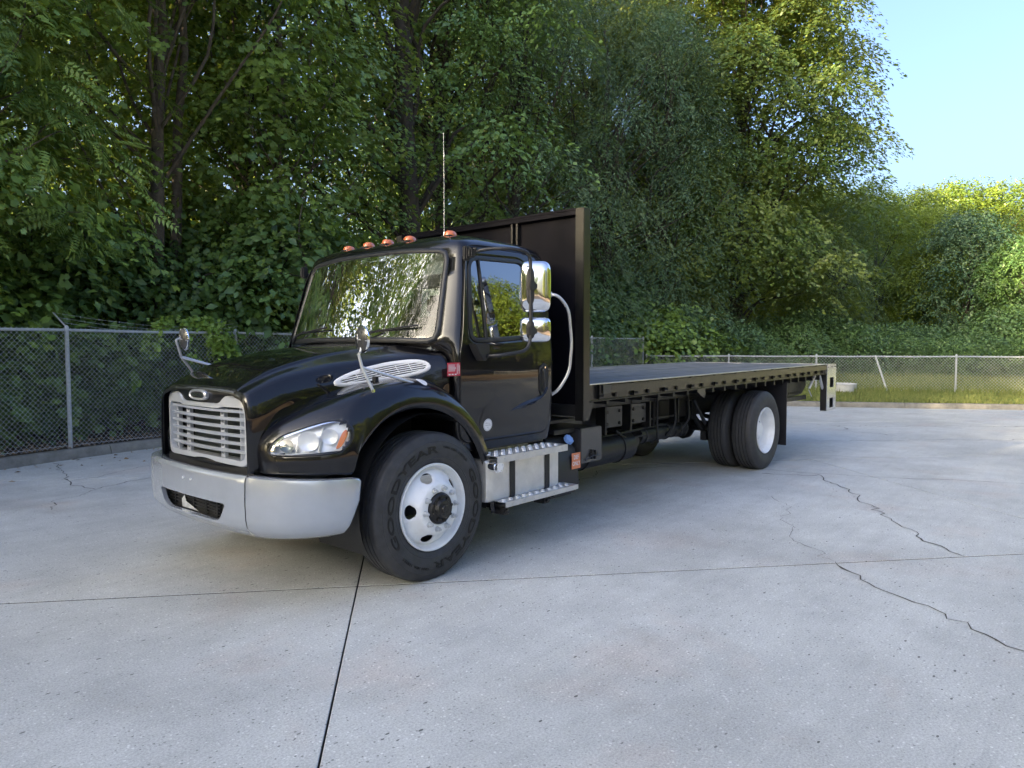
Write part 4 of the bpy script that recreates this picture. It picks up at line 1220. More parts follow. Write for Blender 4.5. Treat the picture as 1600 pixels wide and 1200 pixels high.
# splash panels: fender bottoms and wheel wells
for sy in (-1, 1):
    mb = MB(); y0, y1 = sorted((sy*.56, sy*.60)); mb.box(-1.0, 1.1, y0, y1, .62, 1.22)
    mb.box(-.92, -.70, *sorted((sy*.60, sy*.90)), .80, .835)
    mb.build('inner_wing', MT['frame_black'], TR)
    # arch liner
    V = []; a = np.linspace(-.25, math.pi+.45, 26)
    for t in a:
        for yy in (.60, 1.12): V.append((-.03+.60*math.cos(t), sy*yy, .56+.615*math.sin(t)))
    mesh('wheel_arch_liner', V, grid_faces(len(a), 2), MT['frame_black'], TR, 60)
mb = MB(); mb.box(-1.05, -.98, -.60, .60, .70, .86); mb.box(-1.0, -.6, -.60, .60, .55, .70); mb.box(-1.06, -.9, -.58, -.30, .60, .80); mb.box(-1.06, -.9, .2, .50, .60, .80)
mb.build('front_crossmember', MT['frame_black'], TR)
mb = MB()
for y in (-.45, .1, .45): mb.tube([(-1.0, y, .70), (-.96, y+.05, .78), (-.9, y+.12, .80)], .012, 6)
mb.tube([(-1.02, -.9, .77), (-1.03, -.5, .79), (-1.03, .5, .79), (-1.02, .9, .77)], .014, 6)
mb.build('bumper_bracket', MT['frame_black'], TR)

# ---- bumper
BPL = catmull([(-1.195, 0), (-1.19, .22), (-1.175, .44), (-1.145, .64), (-1.10, .80), (-1.01, .96), (-.88, 1.08), (-.74, 1.15), (-.645, 1.175)], 8)
def bump_sec(t_in):
    """offset inward (m) and z of bumper section, t 0..1 top->bottom"""
    z = [.812, .828, .830, .822, .80, .66, .56, .50, .45, .43]
    o = [.10, .06, .02, .004, 0, -.004, .0, .012, .055, .10]
    return z, o
def bumper():
    b = empty('bumper', (0, 0, 0), TR); zz, oo = bump_sec(0)
    dP = np.gradient(BPL, axis=0); dP /= np.linalg.norm(dP, axis=1)[:, None]; nin = np.stack([dP[:, 1], -dP[:, 0]], 1)
    d_ = np.r_[0, np.cumsum(np.linalg.norm(np.diff(BPL, axis=0), axis=1))]
    def at_(s_, off):
        s_ = np.clip(s_, 0, d_[-1]); p = np.array([np.interp(s_, d_, BPL[:, k]) for k in (0, 1)]); nn = np.array([np.interp(s_, d_, nin[:, k]) for k in (0, 1)]); nn /= np.linalg.norm(nn)
        return p+nn*off
    def lowcut(s_): return .0
    sj = float(np.interp(.655, BPL[:, 1], d_))
    # end pieces
    for sy in (-1, 1):
        V = []; ss = np.r_[sj+.004, sj+.010, np.linspace(sj+.03, d_[-1]-.05, 22), d_[-1]-.02, d_[-1]-.006, d_[-1]]
        for i, s_ in enumerate(ss):
            e = {0: .018, 1: .004}.get(i, 0); tt = (len(ss)-1-i); e = {0: .03, 1: .012, 2: .002}.get(tt, e)
            f = (s_-sj)/(d_[-1]-sj)
            for z, o_ in zip(zz, oo):
                zt = .812+(z-.812)*(1-.05*f)-.018*f*(z > .7)+.01*f
                zt = max(min(zt, .83-.02*f-e*1.2), .43+e*1.2)
                p = at_(s_-.10*max(0, (.70-z)/.27)*f*1.0, o_+e); V.append((p[0], sy*p[1], zt))
        F = grid_faces(len(ss), len(zz)); o = mesh('bumper_end', V, F, MT['silver'], b, 50)
        m = o.modifiers.new('s', 'SOLIDIFY'); m.thickness = .006; m.offset = -1
    # centre: rows of (s,z) ring-lofted round the air slot
    O = resample(rounded([(-sj+.004, .832), (-sj+.004, .435), (sj-.004, .435), (sj-.004, .832)], .004, 2), 160)
    I = rounded([(-.47, .640), (-.385, .515), (.385, .515), (.47, .640)], [.03, .06, .06, .03], 6)
    I2 = star_match(I, O, (0, .585))
    def sec(z):
        zs = np.array(zz[2:]); os_ = np.array(oo[2:]); return float(np.interp(-z, -zs, os_))
    def f3(s_, z, k, total=[0]):
        p = at_(abs(s_), sec(z)); return (p[0], math.copysign(p[1], s_) if abs(s_) > 1e-9 else 0.0, z)
    ol = lerp_outlines(O, I2, 14)
    def f3b(s_, z, k):
        x, y, z_ = f3(s_, z, k)
        if k >= len(ol): x += .006 if k == len(ol) else .03
        return (x, y, z_)
    ringloft('bumper_centre', ol+[I2*1.0, I2*1.0], f3b, MT['silver'], b, 45)
    # top return of the centre piece
    V = []; ss = np.linspace(-sj+.004, sj-.004, 41)
    for s_ in ss:
        for z, o_ in ((.812, .10), (.828, .06), (.8315, .0205)):
            p = at_(abs(s_), o_); V.append((p[0], math.copysign(p[1], s_), z))
    mesh('bumper_top', V, grid_faces(41, 3), MT['silver'], b, 50)
    for y in (-.052, .058):
        mb = MB(); mb.cyl((-1.203, y, .752), (-1.19, y, .752), .008, 10); mb.build('plate_bolt', MT['stickwhite'], b)
    mb = MB(); mb.box(-1.10, -1.08, -.55, .55, .49, .68)
    for k in range(6): mb.box(-1.115, -1.10, -.28, .5, .52+k*.022, .527+k*.022)
    for y in (-.25, -.1, .08, .22, .36): mb.box(-1.118, -1.10, y, y+.01, .51, .65)
    mb.build('air_slot_mesh', MT['frame_black'], b)
    mb = MB(); mb.add([(-1.125, .12, .515), (-1.125, .24, .515), (-1.12, .26, .565), (-1.12, .215, .60), (-1.125, .18, .56), (-1.125, .0, .515)], [(0, 1, 2, 3, 4), (0, 4, 5)]); mb.build('tow_bracket', MT['galv'], b)
bumper()
# ---- cab
def itp(z, T):
    zs = [t[0] for t in T]; return float(np.interp(z, zs, [t[1] for t in T]))
TW = [(.85, 1.095), (1.0, 1.120), (1.2, 1.133), (1.4, 1.137), (1.6, 1.132), (1.7, 1.120), (1.85, 1.100), (2.0, 1.076), (2.15, 1.051), (2.3, 1.022), (2.38, 1.000), (2.42, .978), (2.455, .940), (2.485, .880), (2.51, .79), (2.53, .66), (2.545, .46), (2.553, .22)]
TF = [(.85, .27), (1.58, .27), (1.66, .075), (1.70, .078), (2.36, .345), (2.40, .365), (2.44, .40), (2.475, .46), (2.505, .56), (2.53, .66), (2.545, .76), (2.553, .86)]
TC = [(.85, .275), (1.58, .275), (1.66, .315), (1.70, .32), (2.36, .455), (2.40, .465), (2.44, .485), (2.475, .525), (2.505, .59), (2.53, .69), (2.545, .78), (2.553, .88)]
TRr = [(.85, 1.39), (1.0, 1.41), (2.36, 1.43), (2.42, 1.415), (2.46, 1.38), (2.49, 1.33), (2.51, 1.26), (2.53, 1.17), (2.545, 1.07), (2.553, .98)]
def fx(y, z):
    w = itp(z, TW); a, c = itp(z, TF), itp(z, TC); return a+(c-a)*min(1.1, abs(y)/w)**2.8
def sy_(x, z):
    w = itp(z, TW); c, r_ = itp(z, TC), itp(z, TRr); t = (x-(c+r_)/2)/((r_-c)/2)
    return w*(1-.010*max(0, abs(t))**2.5)
def cab_loop(z, off=0.0):
    w = itp(z, TW)+off; rF, rR = .075*min(1, w), .07*min(1, w); pts = []
    if z > 2.44: rF = rR = min(.16, w*.5)
    yF = w-rF*.9
    for y in np.linspace(0, yF, 17): pts.append((fx(y, z)-off, y))
    A = np.array(pts[-1]); Bc = np.array([fx(w, z)-off+.012, w]); Cc = np.array([fx(w, z)-off+rF+.03, sy_(fx(w, z)+rF+.03, z)+off])
    for t in np.linspace(0, 1, 8)[1:]: pts.append(tuple(A*(1-t)**2+Bc*2*t*(1-t)+Cc*t*t))
    xr_ = itp(z, TRr)+off
    for x in np.linspace(Cc[0], xr_-rR, 22)[1:]: pts.append((x, sy_(x, z)+off))
    A = np.array(pts[-1]); Bc = np.array([xr_, A[1]]); Cc = np.array([xr_, A[1]-rR])
    for t in np.linspace(0, 1, 7)[1:]: pts.append(tuple(A*(1-t)**2+Bc*2*t*(1-t)+Cc*t*t))
    for y in np.linspace(Cc[1], 0, 8)[1:]: pts.append((xr_, y))
    half = pts; full = half+[(x, -y) for x, y in half[-2:0:-1]]
    return full
# window outlines
SW = [(.405, 1.735), (.41, 1.70), (.46, 1.682), (.75, 1.695), (1.05, 1.715), (1.115, 1.74), (1.125, 1.80), (1.115, 2.26), (1.10, 2.305), (1.05, 2.318), (.58, 2.305), (.515, 2.292), (.475, 2.25), (.435, 2.0)]
SWr = resample(rounded(SW, [.03, .03, .04, .1, .05, .04, .05, .05, .03, .03, .05, .03, .05, .1], 4), 96)
WS = [(-.90, 1.690), (-.5, 1.700), (0, 1.705), (.5, 1.700), (.90, 1.690), (.925, 1.72), (.86, 2.30), (.83, 2.345), (.45, 2.372), (0, 2.380), (-.45, 2.372), (-.83, 2.345), (-.86, 2.30), (-.925, 1.72)]
WSr = resample(rounded(WS, [.05, .1, .1, .1, .05, .05, .06, .05, .1, .1, .1, .05, .06, .05], 4), 120)
RW = resample(rounded([(-.62, 1.75), (.62, 1.75), (.62, 2.2), (-.62, 2.2)], .08, 5), 64)
def scl(P, s_, c=None):
    c = P.mean(0) if c is None else c; return c+(P-c)*s_
def grow(P, d_):
    """offset a closed outline outwards by d_ metres"""
    T = np.roll(P, -1, 0)-np.roll(P, 1, 0); T /= np.linalg.norm(T, axis=1)[:, None]; n_ = np.stack([T[:, 1], -T[:, 0]], 1)
    A = 0.5*np.sum(P[:, 0]*np.roll(P[:, 1], -1)-np.roll(P[:, 0], -1)*P[:, 1])
    return P+n_*d_*(1 if A > 0 else -1)
zs = np.r_[np.linspace(.86, 1.56, 15), 1.60, 1.64, 1.68, np.linspace(1.72, 2.36, 26), 2.38, 2.40, 2.42, 2.438, 2.455, 2.47, 2.485, 2.498, 2.51, 2.52, 2.53, 2.538, 2.545, 2.55, 2.553]
loops = [cab_loop(z) for z in zs]; nl = len(loops[0])
V = [(x, y, z) for z, lp in zip(zs, loops) for x, y in lp]
swx = grow(SWr, .02); wsx = grow(WSr, .012); rwx = RW
F = []
for i in range(len(zs)-1):
    for j in range(nl):
        f = (i*nl+j, i*nl+(j+1) % nl, (i+1)*nl+(j+1) % nl, (i+1)*nl+j)
        c = np.mean([V[q] for q in f], 0)
        if abs(c[1]) > .97 and .38 < c[0] < 1.2 and inside((c[0], c[2]), swx): continue
        if c[0] < .50 and abs(c[1]) < .95 and inside((c[1], c[2]), wsx): continue
        if c[0] > 1.36 and inside((c[1], c[2]), rwx): continue
        F.append(f)
F.append(tuple(range((len(zs)-1)*nl, len(zs)*nl)))
F.append(tuple(range(nl))[::-1])
F = [f[::-1] for f in F]
cabo = mesh('cab', V, F, None, TR, 60, mats=[PAINT, MT['interior']])
m = cabo.modifiers.new('solid', 'SOLIDIFY'); m.thickness = .02; m.offset = -1; m.material_offset = 1; m.material_offset_rim = 0

# windscreen and surround
def wsf(off): return lambda y, z, k: (fx(y, z)-(off[k] if hasattr(off, '__len__') else off), y, z)
WSo = grow(WSr, .012)
ringloft('windscreen', [grow(WSr, .004)]+[scl(WSr, s_) for s_ in (.985, .93, .85, .75, .65, .55, .45, .35, .25, .15, .07)], wsf(.004), MT['glass'], TR, 179, fill=True)
ringloft('windscreen_gasket', [grow(WSr, .034), grow(WSr, .032), grow(WSr, .015), WSr, grow(WSr, -.008)], wsf([.001, .010, .016, .012, .003]), MT['gasket'], TR, 50)
# door: outline on the cab side
def sf(off, sy): return lambda x, z, k: (x, sy*(sy_(x, z)+(off[k] if hasattr(off, '__len__') else off)), z)
DO = [(.275, 1.58), (.275, 1.03), (.30, .96), (.36, .925), (1.28, .925), (1.325, .96), (1.345, 1.2), (1.355, 1.8), (1.345, 2.30), (1.31, 2.372), (1.22, 2.392), (.60, 2.392), (.50, 2.375), (.445, 2.30), (.375, 2.0), (.32, 1.72)]
DOr = rounded(DO, [.03, .1, .05, .03, .05, .03, .3, .3, .1, .05, .05, .05, .06, .1, .1, .1], 4)
cs = SWr.mean(0)
DR = resample(DOr, 192)
SW2 = star_match(SWr, DR, cs)
def star_scale(P, Q, t): return P*(1-t)+Q*t
for sy in (-1, 1):
    dr = empty('door', (0, 0, 0), TR)
    SWf = star_match(grow(SWr, .045), DR, cs)
    outl = [DR, DR, scl(DR, .996, cs)]+[star_scale(DR, SWf, t) for t in np.linspace(.03, 1, 26)]+[star_scale(SWf, SW2, .25), star_scale(SWf, SW2, .45), SW2]
    offs_ = [.0005, .006, .009]+[.009]*26+[.011, .004, .004]
    o = ringloft('door_skin', outl, sf(offs_, sy), PAINT, dr, 60)
    mo = o.modifiers.new('wn', 'WEIGHTED_NORMAL') if False else None
    # dark shut line round the door
    L_ = grow(DR, .004); mb = MB(); P = [Vector((x, sy*(sy_(x, z)+.001), z)) for x, z in L_]
    mb.tube(P, .0045, 4, False, closed=True); mb.build('shut_line', MT['darkgap'], dr, 60)
    ringloft('window_seal', [grow(SWr, .020), grow(SWr, .018), grow(SWr, .004), grow(SWr, -.012), grow(SWr, -.014)], sf([.004, .013, .015, .012, .0], sy), MT['gasket'], dr, 50)
    ringloft('side_window', [grow(SWr, .004)]+[scl(SWr, s_) for s_ in (.97, .9, .75, .55, .35, .15)], sf(-.001, sy), MT['sideglass'], dr, 179, fill=True)
    # quarter-glass bar
    mb = MB(); xb = (.575, .592); P = [Vector((.560+.02*t, sy*(sy_(.56, 1.69+.61*t)+.006), 1.69+.61*t)) for t in np.linspace(0, 1, 8)]
    mb.tube(P, .011, 6, False); mb.build('quarter_bar', MT['gasket'], dr)
    # oval door handle
    ho = catmull([(1.232, 1.50), (1.275, 1.485), (1.295, 1.43), (1.292, 1.34), (1.275, 1.25), (1.235, 1.22), (1.195, 1.235), (1.178, 1.28), (1.172, 1.37), (1.180, 1.46), (1.232, 1.50)], 6)[:-1]; ho = resample(ho, 40)
    hd_ = empty('door_handle', (0, 0, 0), None); hd_.parent = dr
    COLX = sf([.009, .018, .018, -.006, -.018], sy)
    ringloft('bezel', [ho, scl(ho, .97), scl(ho, .80), scl(ho, .72), scl(ho, .5)], sf([.009, .019, .018, .012, .012], sy), MT['plastic'], hd_, 40, fill=True)
    mb = MB(); P = [Vector((1.222, sy*(sy_(1.22, z)+o_), z)) for z, o_ in ((1.275, .016), (1.30, .030), (1.36, .034), (1.42, .030), (1.445, .016))]; mb.tube(P, .011, 8); mb.build('pull', MT['gasket'], hd_)
    mb = MB(); mb.cyl((1.232, sy*1.148, 1.462), (1.232, sy*1.162, 1.462), .008, 10); mb.build('lock', MT['chrome'], hd_)
    # swage line under the handle
    P = catmull([(.80, 1.125), (.90, 1.155), (1.02, 1.180), (1.14, 1.203), (1.22, 1.235), (1.275, 1.29)], 6)
    V = []; 
    for i, (x, z) in enumerate(P):
        t = i/(len(P)-1); w_ = .028*min(1, t*3)*(1 if t < .9 else 1)
        for dz, o_ in ((w_*.7, .0085), (0, .0085+.020*min(1, t*2.5)), (-w_*.9, .0085)):
            V.append((x, sy*(sy_(x, z)+o_), z+dz))
    F_ = grid_faces(len(P), 3); o = mesh('swage', V, F_ if sy > 0 else [f[::-1] for f in F_], PAINT, dr, 60)
    if sy < 0:
        # round sticker
        sc_ = np.array([(.565+.047*math.cos(a), 1.043+.047*math.sin(a)) for a in np.linspace(0, 2*math.pi, 32, endpoint=False)])
        st = ringloft('round_sticker', [sc_, scl(sc_, .5)], sf(.0105, sy), MT['stickwhite'], dr, 60, fill=True)
        ri = ringloft('sticker_ring', [scl(sc_, .90), scl(sc_, .86)], sf(.0115, sy), MT['stickgrey'], dr)
        for s_, zz_, h_ in (('CERTIFIED', 1.056, .0125), ('CLEAN IDLE', 1.040, .0125), ('* 6', 1.020, .014)):
            Vt, Ft = text_mesh(s_, h_, .0)
            mesh('sticker_print', [(.565+v[0], -(sy_(.565, 1.04)+.0118), zz_+v[1]) for v in Vt], Ft, MT['stickgrey'], dr)
# cab corner lower sill, gutter
for sy in (-1, 1):
    mb = MB(); P = [Vector((x, sy*(sy_(x, z)+.004), z)) for x, z in [(.455, 2.30), (.50, 2.40), (.62, 2.412), (1.0, 2.418), (1.30, 2.410), (1.365, 2.37)]]
    mb.tube(P, .008, 6, fillet=.05); mb.build('roof_gutter', PAINT, TR)
    mb = MB(); mb.box(.55, 1.30, *sorted((sy*1.02, sy*1.085)), .845, .915); mb.build('door_sill', MT['frame_black'], TR)
# cowl panel and wipers
V = []
ys_ = np.linspace(-.93, .93, 25)
for y in ys_:
    f = max(0, 1-(y/.95)**2); xh = .245-.19*f
    for x, z in ((xh-.02, 1.655-.01*(1-f)-.05*(1-f)**2), (xh+.02, 1.662-.012*(1-f)-.05*(1-f)**2), (fx(y, 1.69)-.002, 1.676)):
        V.append((x, y, z))
mesh('cowl', V, grid_faces(25, 3), MT['plastic'], TR, 50)
for y0, y1 in ((.86, .30), (-.20, -.72)):
    wv = empty('wiper', (0, 0, 0), TR); y0, y1 = (y0, y1)
    mb = MB(); p0 = Vector((fx(y0, 1.67)-.02, y0, 1.668)); p1 = Vector((fx((y0+y1)/2, 1.76)-.035, (y0+y1)/2, 1.765))
    mb.tube([p0, p0*.5+p1*.5+Vector((-.02, 0, .01)), p1], [.012, .009, .007], 6); mb.build('arm', MT['plastic'], wv)
    mb = MB(); P = [Vector((fx(y, 1.745+.03*math.sin((y-y1)*3))-.013, y, 1.735+.05*abs((y-y0)/(y1-y0)))) for y in np.linspace(y0-.05*np.sign(y0-y1), y1-.08*np.sign(y0-y1), 10)]
    mb.tube(P, .008, 5); mb.build('blade', MT['plastic'], wv)
# red sticker on the cowl side
mb = MB(); mb.box(.135, .262, -1.1415, -1.1395, 1.425, 1.520)
rs = mb.build('red_sticker', MT['red'], TR)
def flatprint(name, boxes, mat, y, par):
    mb = MB()
    for x0, x1, z0, z1 in boxes: mb.add([(x0, y, z0), (x1, y, z0), (x1, y, z1), (x0, y, z1)], [(0, 1, 2, 3)])
    return mb.build(name, mat, par, smooth=None)
bx_ = [(.143, .147+.075*random.uniform(.8, 1), 1.502-.0085*k, 1.506-.0085*k) for k in range(6)]
bx_ += [(.228, .233, 1.44, 1.51), (.238, .241, 1.435, 1.515), (.246, .250, 1.46, 1.51), (.252, .256, 1.44, 1.50)]+[(.145+.03*k, .165+.03*k, 1.432, 1.441) for k in range(3)]
flatprint('sticker_print', bx_, MT['redwhite'], -1.1424, rs)
# white oval label and latch on the fender
bp, bn, _, _ = BV.ray_cast(Vector((-.02, -1.045, 2)), Vector((0, 0, -1)))
def fender_disc(x, y, a, b, name, mat, lift=.0015):
    V = []; n = 28
    for k, s_ in enumerate((1, .5, 0.001)):
        for i in range(n):
            t = 2*math.pi*i/n; px_, py_ = x+a*s_*math.cos(t), y+b*s_*math.sin(t)
            h, nn, _, _ = BV.ray_cast(Vector((px_, py_, 2)), Vector((0, 0, -1)))
            if h is None: h, nn = Vector((px_, py_, 1.38)), Vector((0, 0, 1))
            V.append(tuple(h+Vector((0, 0, lift))))
    return mesh(name, V, [(k*n+i, k*n+(i+1) % n, (k+1)*n+(i+1) % n, (k+1)*n+i) for k in range(2) for i in range(n)], mat, TR)
fender_disc(-.03, -1.05, .036, .045, 'oval_label', MT['stickwhite'])

# hood side vents
HB = [None]
def build_hbvh():
    G = patch_pts(ctrl, 7, 5); return BVHTree.FromPolygons([Vector(p) for p in G.reshape(-1, 3)], grid_faces(*G.shape[:2]))
HB = build_hbvh()
VO = catmull([(-.500, 1.372), (-.500, 1.398), (-.43, 1.435), (-.30, 1.478), (-.12, 1.518), (.03, 1.538), (.105, 1.530), (.135, 1.500), (.115, 1.460), (.02, 1.425), (-.12, 1.398), (-.30, 1.374), (-.44, 1.362), (-.500, 1.372)], 6)[:-1]
VO = resample(VO, 72)
def vproj(x, z, off, sy):
    h, nn, _, _ = HB.ray_cast(Vector((x, -2, z-.0)), Vector((0, 1, 0)))
    if h is None: h, nn = Vector((x, -.8, z)), Vector((0, -1, 0))
    n_ = Vector((0, -.86, .5)); p = h+n_*off; return (p.x, p.y*(-sy) if sy > 0 else p.y, p.z)
for sy in (-1, 1):
    v = empty('hood_vent', (0, 0, 0), TR)
    vi = grow(VO, -.022)
    ringloft('surround', [grow(VO, .002), VO, grow(VO, -.006), vi, grow(VO, -.024)], lambda a, b, k: vproj(a, b, [.0, .009, .013, .010, .001][k], sy), MT['stickwhite'], v, 50)
    ringloft('backing', [vi, scl(vi, .6)], lambda a, b, k: vproj(a, b, .0025, sy), MT['darkgap'], v, 60, fill=True)
    ax = np.array([.6, .118]); ax /= np.linalg.norm(ax); pn = np.array([-ax[1], ax[0]]); cc = vi.mean(0)
    for k in range(-4, 5):
        o_ = cc+pn*k*.0135; ts = [t for t in np.linspace(-.35, .35, 141) if inside(tuple(o_+ax*t), vi)]
        if len(ts) < 6: continue
        V = []; tt = np.linspace(ts[0], ts[-1], 22)
        for t in tt:
            for e, of in ((-.0034, .004), (-.0030, .010), (.0030, .010), (.0034, .004)):
                q = o_+ax*t+pn*e; V.append(vproj(q[0], q[1], of, sy))
        mesh('slat', V, grid_faces(len(tt), 4), MT['stickwhite'], v, 40)
    V = []
    mb = MB()
    for t in (-.16, -.0, .12, .2):
        pts_ = [Vector(vproj(*(cc+ax*t+pn*e), .0075, sy)) for e in np.linspace(-.05, .05, 5) if inside(tuple(cc+ax*t+pn*e), vi)]
        if len(pts_) > 1: mb.tube(pts_, .003, 5)
    mb.build('rib', MT['stickwhite'], v)
# hood latches
for sy in (-1, 1):
    mb = MB(); mb.box(-.30, -.22, *sorted((sy*.80, sy*.83)), 1.375, 1.40, .004); mb.box(-.28, -.25, *sorted((sy*.82, sy*.86)), 1.36, 1.43, .004); mb.build('hood_latch', MT['plastic'], TR)

# roof marker lights, antenna
def roofz(x, y):
    h, _, _, _ = RB.ray_cast(Vector((x, y, 3)), Vector((0, 0, -1))); return h.z if h else 2.5
Vr = [Vector((x, y, z)) for z, lp in zip(zs, loops) for x, y in lp]
RB = BVHTree.FromPolygons(Vr, [(i*nl+j, i*nl+(j+1) % nl, (i+1)*nl+(j+1) % nl, (i+1)*nl+j) for i in range(len(zs)-1) for j in range(nl)]+[tuple(range((len(zs)-1)*nl, len(zs)*nl))])
def marker(x, y):
    mk = empty('marker_light', (x, y, roofz(x, y)-.004), TR)
    V = []; F = []; n = 20
    for k, (rr, zz_) in enumerate([(1, 0), (1, .008), (.95, .022), (.76, .036), (.42, .043), (.01, .044)]):
        for i in range(n):
            a = 2*math.pi*i/n; V.append((.060*rr*math.cos(a)*(1.15 if math.cos(a) > 0 else .85), .046*rr*math.sin(a), zz_))
    F = [(k*n+i, k*n+(i+1) % n, (k+1)*n+(i+1) % n, (k+1)*n+i) for k in range(5) for i in range(n)]
    mesh('lens', V, F, MT['orange'], mk, 50)
    mb = MB(); mb.box(-.056, .070, -.048, .048, -.012, .003, .004); mb.build('base', MT['gasket'], mk)
for x, y in ((.64, -.66), (.56, -.27), (.55, 0), (.56, .27), (.64, .66)): marker(x, y)
an = empty('antenna', (.78, -.45, roofz(.78, -.45)-.002), TR)
mb = MB(); mb.cyl((0, 0, 0), (0, 0, .012), .020, 14); mb.cyl((0, 0, .012), (0, 0, .045), .010, 12, .007); mb.build('base', MT['chrome'], an)
mb = MB(); mb.tube([(0, 0, .04), (.002, 0, .45), (.004, .004, .86)], [.0024, .0020, .0016], 6); mb.cyl((0.003, .0, .66), (.0035, .001, .70), .005, 8, .003); mb.build('whip', MT['galv'], an)

# interior
mb = MB(); mb.box(.30, .52, -.98, .98, 1.30, 1.60, .03); mb.box(.22, .46, -.90, .90, 1.56, 1.655, .02); mb.box(.40, .54, -.72, -.10, 1.60, 1.70, .03); mb.build('dashboard', MT['interior'], TR)
for y in (-.55, .55):
    st = empty('seat', (0, 0, 0), TR)
    mb = MB(); mb.box(.78, 1.22, y-.25, y+.25, 1.25, 1.40, .05); mb.build('cushion', MT['interior_dk'], st)
    mb = MB(); mb.box(1.16, 1.28, y-.24, y+.24, 1.38, 1.95, .05); mb.box(1.17, 1.27, y-.12, y+.12, 1.96, 2.16, .04); mb.build('seat_back', MT['interior_dk'], st)
mb = MB(); P = [Vector((.66+.10*math.sin(a)*.5, -.55+.225*math.cos(a), 1.66+.225*math.sin(a)*.86)) for a in np.linspace(0, 2*math.pi, 32, endpoint=False)]
mb.tube(P, .014, 8, False, closed=True)
for a in (.2, math.pi-.2, -math.pi/2): mb.tube([Vector((.655, -.55, 1.65)), Vector((.66+.10*math.sin(a)*.5, -.55+.225*math.cos(a), 1.66+.225*math.sin(a)*.86))], .012, 6)
mb.cyl((.655, -.55, 1.65), (.45, -.55, 1.50), .03, 10); mb.build('steering_wheel', MT['interior_dk'], TR)
mb = MB(); mb.tube([(.40, .98, 1.78), (.47, .95, 1.80), (.52, .93, 1.95), (.52, .93, 2.05), (.50, .96, 2.12)], .014, 8, fillet=.04); mb.build('grab_handle', MT['interior'], TR)
mb = MB()
for sy in (-1, 1): mb.box(.50, .52, min(sy*.12, sy*.75), max(sy*.12, sy*.75), 2.20, 2.36, .006)
mb.build('sun_visor', MT['interior'], TR)
ringloft('rear_window', [RW, scl(RW, .5)], lambda y, z, k: (itp(z, TRr)-.004, y, z), MT['sideglass'], TR, 179, fill=True)
ringloft('rear_window_seal', [grow(RW, .03), grow(RW, .028), grow(RW, -.004)], lambda y, z, k: (itp(z, TRr)+[.0, .012, .004][k], y, z), MT['gasket'], TR, 50)

